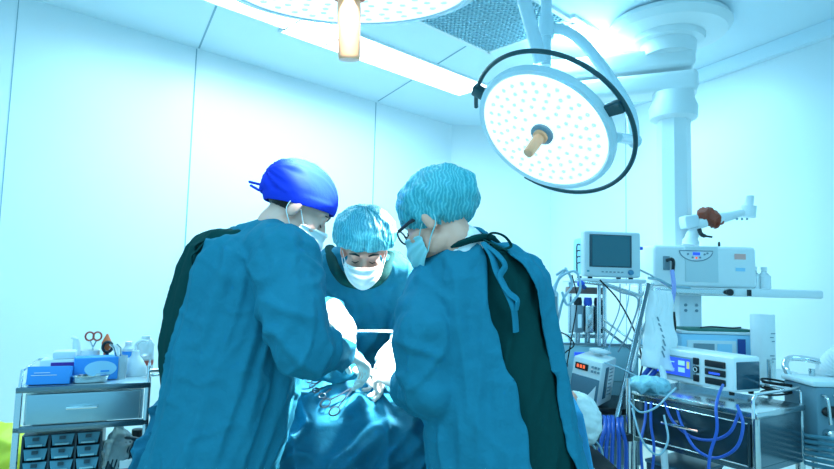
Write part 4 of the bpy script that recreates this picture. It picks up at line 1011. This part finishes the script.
# ------------------------------------------------------------------ far right trolley
q = P(822, 400, 2.35)
T = thing('instrument_trolley', 'steel trolley with bent tube push handle cut by the right edge', 'trolley', (q.x, q.y, 0))
w(lambda b: b.tube([P(796, 398, 2.4), P(789, 376, 2.4), P(785, 364, 2.42), P(791, 358, 2.44), P(812, 360, 2.4), P(836, 367, 2.32), P(870, 377, 2.2)], .0125, 12, smooth=6), 'push_handle', chrome, T)
w(lambda b: b.tube([P(797, 396, 2.4), V((P(797, 396, 2.4).x, 2.4, .08))], .0125, 12), 'leg', chrome, T)
w(lambda b: b.box((q.x + .14, q.y + .15, .60), (.36, .3, .02), bev=.004), 'shelf', steel, T)
w(lambda b: b.box((q.x + .14, q.y + .15, .3), (.36, .3, .02), bev=.004), 'shelf', steel, T)
for x in (-.03, .31):
    for y in (.01, .29): w(lambda b: b.tube([V((q.x + x, q.y + y, .06)), V((q.x + x, q.y + y, .95))], .011, 10), 'leg', steel, T)
for x in (-.03, .31):
    for y in (.01, .29): w(lambda b: b.ell(V((q.x + x, q.y + y, .03)), .03), 'caster', rubber, T)
q2 = P(834, 412, 2.2)
T = thing('suction_unit', 'grey device with black oval knob and connectors at the right edge', 'medical machine', (q2.x + .03, q2.y + .12, .61))
part(lambda b: b.box((0.02, 0, .165), (.2, .2, .25), bev=.012), 'case', mat('unit_grey', (.12, .25, .32), .4), T)
part(lambda b: b.box((0.01, 0, .3), (.2, .2, .022), bev=.008), 'lid', cream, T)
part(lambda b: b.ell((-.02, -.105, .2), (.045, .018, .022)), 'knob', blackm, T)
part(lambda b: b.lathe([(.018, 0), (.018, .03), (.012, .035)], n=14, M=tmat((-.045, -.1, .12), (R(90), 0, 0))), 'connector', steel, T)
for k in range(4): part(lambda b: b.box((-.04 + .03 * k, -.104, .06), (.018, .01, .014), bev=.002), 'switch', blackm if k % 2 else white, T)
for k in range(3): part(lambda b: b.tube([(-.06 + .05 * k, -.1, .26), (-.06 + .05 * k, -.13, .25), (-.055 + .05 * k, -.135, .16)], .006, 8, smooth=4), 'fitting', steel if k != 1 else white, T)
mb = MB(); pts = catmull([P(846, 352, 2.3), P(834, 361, 2.34), P(826, 375, 2.4), P(824, 392, 2.44)], 24); mb.tube(pts, [.042 if i % 4 < 2 else .035 for i in range(len(pts))], 20)
tag(mb.build('hose', white, ang=80), 'fat white corrugated hose at the right edge above the grey device', 'hose')
for k in range(6):
    cable('hose', 'steel-blue hose in the flat bundle leaving low at the right edge, ' + ['topmost', 'second from the top', 'third from the top', 'third from the bottom', 'second from the bottom', 'lowest'][k], 'hose', [(790, 432 + 5 * k, 2.35), (808, 436 + 5.5 * k, 2.25), (836, 440 + 6 * k, 2.1), (860, 446 + 6 * k, 2.0)], .008, mat('hose_teal', (.1, .3, .4), .3), 'flat hose bundle at the right')
# ------------------------------------------------------------------ left trolley
F = P(20, 384, 2.10); F = V((F.x, F.y, 0)); LA = R(24); lw, ld, lz_ = .415, .33, .845
T = thing('instrument_trolley', 'stainless trolley with one drawer at left, crowded with boxes and bottles', 'trolley', F, LA)
TM = pmatrix(T)
for x in (0, lw):
    for y in (0, ld):
        part(lambda b: b.box((x, y, (lz_ + (.0 if y == 0 else .0)) / 2 + .04), (.02, .02, lz_ - .08), bev=.003), 'leg', steel, T)
        part(lambda b: b.lathe([(.03, -.012), (.038, 0), (.03, .012)], n=16, M=tmat((x, y, .04), (R(90), 0, 0))), 'caster', rubber, T)
part(lambda b: b.box((lw / 2, ld / 2, lz_ - .006), (lw, ld, .012), bev=.002), 'top_tray', mat('tray_top', (.6, .72, .76), .25, .6), T)
part(lambda b: b.box((lw / 2, -.004, lz_ - .01), (lw + .02, .014, .02), bev=.003), 'front_rail', darksteel, T)
part(lambda b: b.box((lw / 2, -.0, lz_ - .148), (lw + .02, .02, .022), bev=.003), 'lower_rail', darksteel, T)
def dcase(b):
    b.box((lw / 2, ld / 2 + .01, lz_ - .085), (lw - .03, ld - .04, .11))
part(dcase, 'drawer_case', steel, T)
d = part(lambda b: b.box((lw / 2, -.006, lz_ - .079), (lw - .05, .014, .105), bev=.004), 'drawer', mat('drawer_steel', (.32, .5, .58), .3, .7, bump=.05), T)
part(lambda b: b.tube([(lw * .37, -.01, lz_ - .075), (lw * .37, -.04, lz_ - .075), (lw * .6, -.04, lz_ - .075), (lw * .6, -.01, lz_ - .075)], .005, 8), 'handle', chrome, d)
for zz in (.055,):
    part(lambda b: b.tube([(0, 0, lz_ - .01), (0, .02, lz_ + zz), (0, ld, lz_ + zz), (lw, ld, lz_ + zz), (lw, 0.02, lz_ + zz), (lw, .0, lz_ - .01)], .0055, 8), 'guard_rail', chrome, T)
    part(lambda b: b.box((lw, .12, lz_ + .028), (.006, .03, .055)), 'rail_post', darksteel, T)
part(lambda b: b.tube([(lw, .02, lz_ + .04), (lw + .07, .02, lz_ + .04), (lw + .09, .035, lz_ + .035), (lw + .09, .15, lz_ + .01), (lw + .07, .17, lz_ + .005), (lw, .17, lz_ + .0)], .008, 10), 'push_handle', chrome, T)
part(lambda b: b.box((lw / 2, ld / 2, .36), (lw, ld, .014), bev=.003), 'lower_shelf', steel, T)
def L(x, y, z=0): return TM @ V((x, y, z))
topz = lz_
def onleft(name, label, cat, x, y, rz=0, z=topz, group=None): return thing(name, label, cat, L(x, y, z), LA + rz, group)
t = onleft('carton', 'flat blue printed carton at the left front corner of the left trolley', 'carton', .085, .045, R(-3))
part(lambda b: b.box((0, 0, .032), (.135, .07, .064), (R(-9), 0, 0), .002), 'box', boxblue, t)
for k, wd in enumerate((.05, .08, .07, .04)): part(lambda b: b.box((-.02 + .006 * k, -.0375 + .0012 * k, .047 - .009 * k), (wd, .001, .002), (R(-9), 0, 0)), 'print_line', white, t)
t = onleft('carton', 'white carton with purple stripe behind the flat blue carton', 'carton', .105, .15, 0)
part(lambda b: b.box((0, 0, .04), (.13, .09, .08), bev=.003), 'box', white, t)
part(lambda b: b.box((.015, -.0455, .062), (.09, .002, .016)), 'stripe', purple, t)
part(lambda b: b.box((.01, .0, .095), (.075, .07, .03), bev=.008), 'pack', whitep, t)
t = onleft('glove_box', 'light blue glove carton with pale oval in the middle of the left trolley', 'carton', .225, .12, R(6))
part(lambda b: b.box((0, 0, .045), (.15, .08, .085), (0, 0, 0), .003), 'box', boxblue, t)
part(lambda b: b.lathe([(1, 0), (1, .002)], n=28, M=tmat((.015, -.0405, .045), (R(90), 0, 0)) @ Matrix.Diagonal((.055, .03, 1, 1))), 'oval', boxlight, t)
part(lambda b: b.box((.03, -.0432, .036), (.03, .001, .006)), 'print_line', boxblue, t)
def kid(b):
    n = 40; prof = [(.75, .002), (.88, .004), (1, .024), (1.04, .026), (1.04, .028), (.99, .027), (.86, .008), (.7, .006)]
    rings = []
    for s_, z in prof:
        rr = []
        for i in range(n):
            a = 2 * PI * i / n; x = .062 * math.cos(a) * s_; y = .032 * math.sin(a) * s_ + .012 * math.cos(a) ** 2 - .008
            rr.append(b.bm.verts.new(V((x, -y, z))))
        rings.append(rr)
    b.skin(rings, True)
t = onleft('kidney_dish', 'steel kidney dish in front of the glove carton', 'dish', .215, .04, R(4)); part(kid, 'bowl', steel, t)
t = onleft('instrument_jar', 'white jar holding scissors and tools behind the cartons', 'jar', .19, .235, 0)
part(lambda b: b.lathe([(.035, 0), (.037, .01), (.037, .1), (.033, .1), (.032, .015)], n=28), 'jar_body', white, t)
t = onleft('scissors', 'scissors with brown-orange ring handles standing in the white jar', 'scissors', .2, .235, 0, topz + .02)
for s_ in (-1, 1):
    part(lambda b: b.tube([(s_ * .014 + .015 * math.cos(a), 0, .135 + .017 * math.sin(a)) for a in [2 * PI * i / 18 for i in range(19)]], .0035, 8), 'ring_handle', mat('dark_orange', (.4, .06, .03), .4), t)
    part(lambda b: b.tube([(s_ * .012, 0, .12), (0, 0, .09), (-s_ * .004, 0, .02)], .003, 8), 'blade', steel, t)
t = onleft('dropper', 'orange rubber bulb dropper standing beside the scissors', 'dropper', .25, .225, 0)
part(lambda b: b.lathe([(.01, .0), (.01, .1), (.018, .115), (.019, .13), (.012, .145), (.003, .165)], n=18), 'bulb', orange, t)
t = onleft('tape_roll', 'black ring-shaped tape roll standing beside the orange dropper', 'tape', .256, .195, 0)
part(lambda b: b.tube([(.017 * math.cos(a), 0, .115 + .02 * math.sin(a)) for a in [2 * PI * i / 20 for i in range(21)]], .006, 10), 'ring', blackm, t)
part(lambda b: b.box((0, 0, .05), (.012, .008, .09)), 'stem', blackm, t)
t = onleft('spray_tube', 'white tube leaning left of the scissors', 'tube', .155, .215, 0)
part(lambda b: b.tube([(0, 0, .0), (-.012, 0, .13), (-.014, 0, .15)], [.016, .014, .01], 14), 'body', whitep, t)
part(lambda b: b.tube([(-.014, 0, .148), (-.03, 0, .155)], .007, 8), 'nozzle', white, t)
t = onleft('tool_holder', 'clear holder with pale forceps standing right of the glove carton', 'holder', .315, .11, 0)
part(lambda b: b.lathe([(.018, 0), (.02, .09), (.018, .09), (.016, .004)], n=20), 'cup', clearp, t)
for k in (-1, 0, 1): part(lambda b: b.tube([(0, 0, .01), (-.02 + .012 * k, 0, .12), (-.035 + .012 * k, 0, .135)], .004, 8), 'forceps', chrome if k else white, t)
t = onleft('flask', 'squat white plastic wash bottle with bent spout at right of the left trolley', 'bottle', .36, .19, 0)
part(lambda b: b.lathe([(.045, 0), (.048, .006), (.046, .03), (.03, .06), (.015, .08), (.014, .1)], n=28), 'body', whitep, t)
part(lambda b: b.tube([(0, 0, .1), (0, 0, .125), (.02, 0, .14), (.045, 0, .135)], .005, 8, smooth=4), 'spout', white, t)
p = L(.33, .26, topz); bottle('bottle', 'white bottle with blue label behind the clear tool holder', p, [(.022, 0), (.023, .006), (.023, .1), (.012, .112)], whitep, white, .016, .013, band=(.065, .09, boxblue))
p = L(.395, .27, topz); bottle('bottle', 'tall clear bottle with a red band at the right end of the left trolley', p, [(.033, 0), (.034, .006), (.034, .115), (.02, .135)], clearp, white, .016, .018, band=(.03, .05, mat('band_red', (.5, .1, .07), .5)))
# lower shelf of left trolley
lsz = .367
t = onleft('drawer_organizer', 'dark blue bin organizer with rows of small drawers under the left trolley drawer', 'organizer', .135, .19, 0, lsz)
ow, oh, od = .255, .285, .2
dk = mat('organizer_dark', (.015, .05, .075), .35); bf = mat('bin_front', (.1, .33, .44), .25); bd = mat('bin_dark', (.02, .07, .1), .3)
def oc(b):
    b.box((0, od / 2, oh / 2), (ow, .006, oh)); b.box((0, 0, oh - .004), (ow, od, .012), bev=.003); b.box((0, 0, .004), (ow, od, .008))
    for x in (-ow / 2, -ow / 6, ow / 6, ow / 2): b.box((x, 0, oh / 2), (.007, od, oh))
part(oc, 'shell', dk, t)
for r_ in range(6):
    for c_ in range(3):
        x = (c_ - 1) * ow / 3; z = .008 + r_ * .0475
        bn = part(lambda b: b.prism([(x - .031, -od / 2 - .012, z + .002), (x + .031, -od / 2 - .012, z + .002), (x + .038, -od / 2 - .002, z + .038), (x - .038, -od / 2 - .002, z + .038)], (0, 1, .0), .012), 'bin', bf, t)
        part(lambda b: b.box((x, -od / 2 - .014, z + .029), (.02, .004, .012)), 'pull', bd, bn)
        part(lambda b: b.box((x, -od / 2 - .018, z + .008), (.046, .012, .007), bev=.002), 'lip', mat('lip', (.35, .62, .7), .3), bn)
t = onleft('ribbed_tray', 'black ribbed tray leaning in a clear bag right of the organizer', 'tray', .33, .13, R(10), lsz)
def rt(b):
    b.box((0, 0, .13), (.1, .02, .24), (R(-14), R(16), 0), .02, 3)
    for k in range(6): b.box((-.036 + .0145 * k + .0, -.012, .13), (.005, .012, .2), (R(-14), R(16), 0))
part(rt, 'tray_body', mat('tray_dark', (.012, .035, .05), .35), t)
mb = MB(); mb.chain([(0, .03, .05), (.0, .05, .2), (-.01, .05, .27)], [.05, .055, .02])
finish(fuse(mb, .006, 1, lambda c, n: n * (1 - abs(noise.noise(c * 20)) * 3.5) * .01), 'clear_bag', polyb, t, False, 60)
p = L(.385, .25, lsz); bottle('bottle', 'blue and white bottle with black cap on the lower shelf of the left trolley', p, [(.028, 0), (.03, .006), (.03, .19), (.018, .215)], boxblue, blackm, .03, .022, band=(.05, .12, white))
t = onleft('carton', 'small red and white carton on the lower shelf of the left trolley', 'carton', .365, .14, 0, lsz + .0)
part(lambda b: b.box((0, 0, .08), (.07, .06, .16), bev=.002), 'box', white, t); part(lambda b: b.box((0, -.031, .115), (.071, .002, .03)), 'stripe', redm, t)
p = P(6, 470, 2.6)
mb = MB(); mb.ell((0, 0, .19), (.17, .14, .22))
o = finish(fuse(mb, .01, 1, lambda c, n: n * ((1 - abs(noise.noise(c * 9)) * 3) * .02 + noise.noise(c * 22) * .008)), 'waste_bag', yellow, None, False, 60)
o.location = (P(0, 450, 2.62).x - .02, 2.62, .02 + .15); tag(o, 'yellow plastic waste bag at the left edge beside the left trolley', 'bag')
# ------------------------------------------------------------------ light
cyan = (.32, .77, 1.0)
for c, L, W in ((d1, 1.3, .34), (d2, 1.75, .34), (d3, 1.1, .3)):
    o = area('panel_or_fill_light', (c.x, c.y, CZ - .03), (c.x, c.y, 0), L, 26, cyan, 170, 'RECTANGLE', W); o.rotation_euler = (0, 0, al)
for c in ((-1.2, .2), (1.0, .0)):  # added fill lights near the camera, out of view, no fixtures there
    o = area('panel_or_fill_light', (c[0], c[1], CZ - .03), (c[0], c[1], 0), 1.4, 30, cyan, 170, 'RECTANGLE', .5)
w = bpy.data.worlds.new('world'); bpy.context.scene.world = w; w.use_nodes = True
bg = w.node_tree.nodes['Background']; bg.inputs[0].default_value = (.25, .72, 1, 1); bg.inputs[1].default_value = 1.0
sc = bpy.context.scene
sc.view_settings.view_transform = 'Standard'; sc.view_settings.look = 'None'; sc.view_settings.exposure = .2; sc.view_settings.gamma = 1
sc.view_settings.use_curve_mapping = False
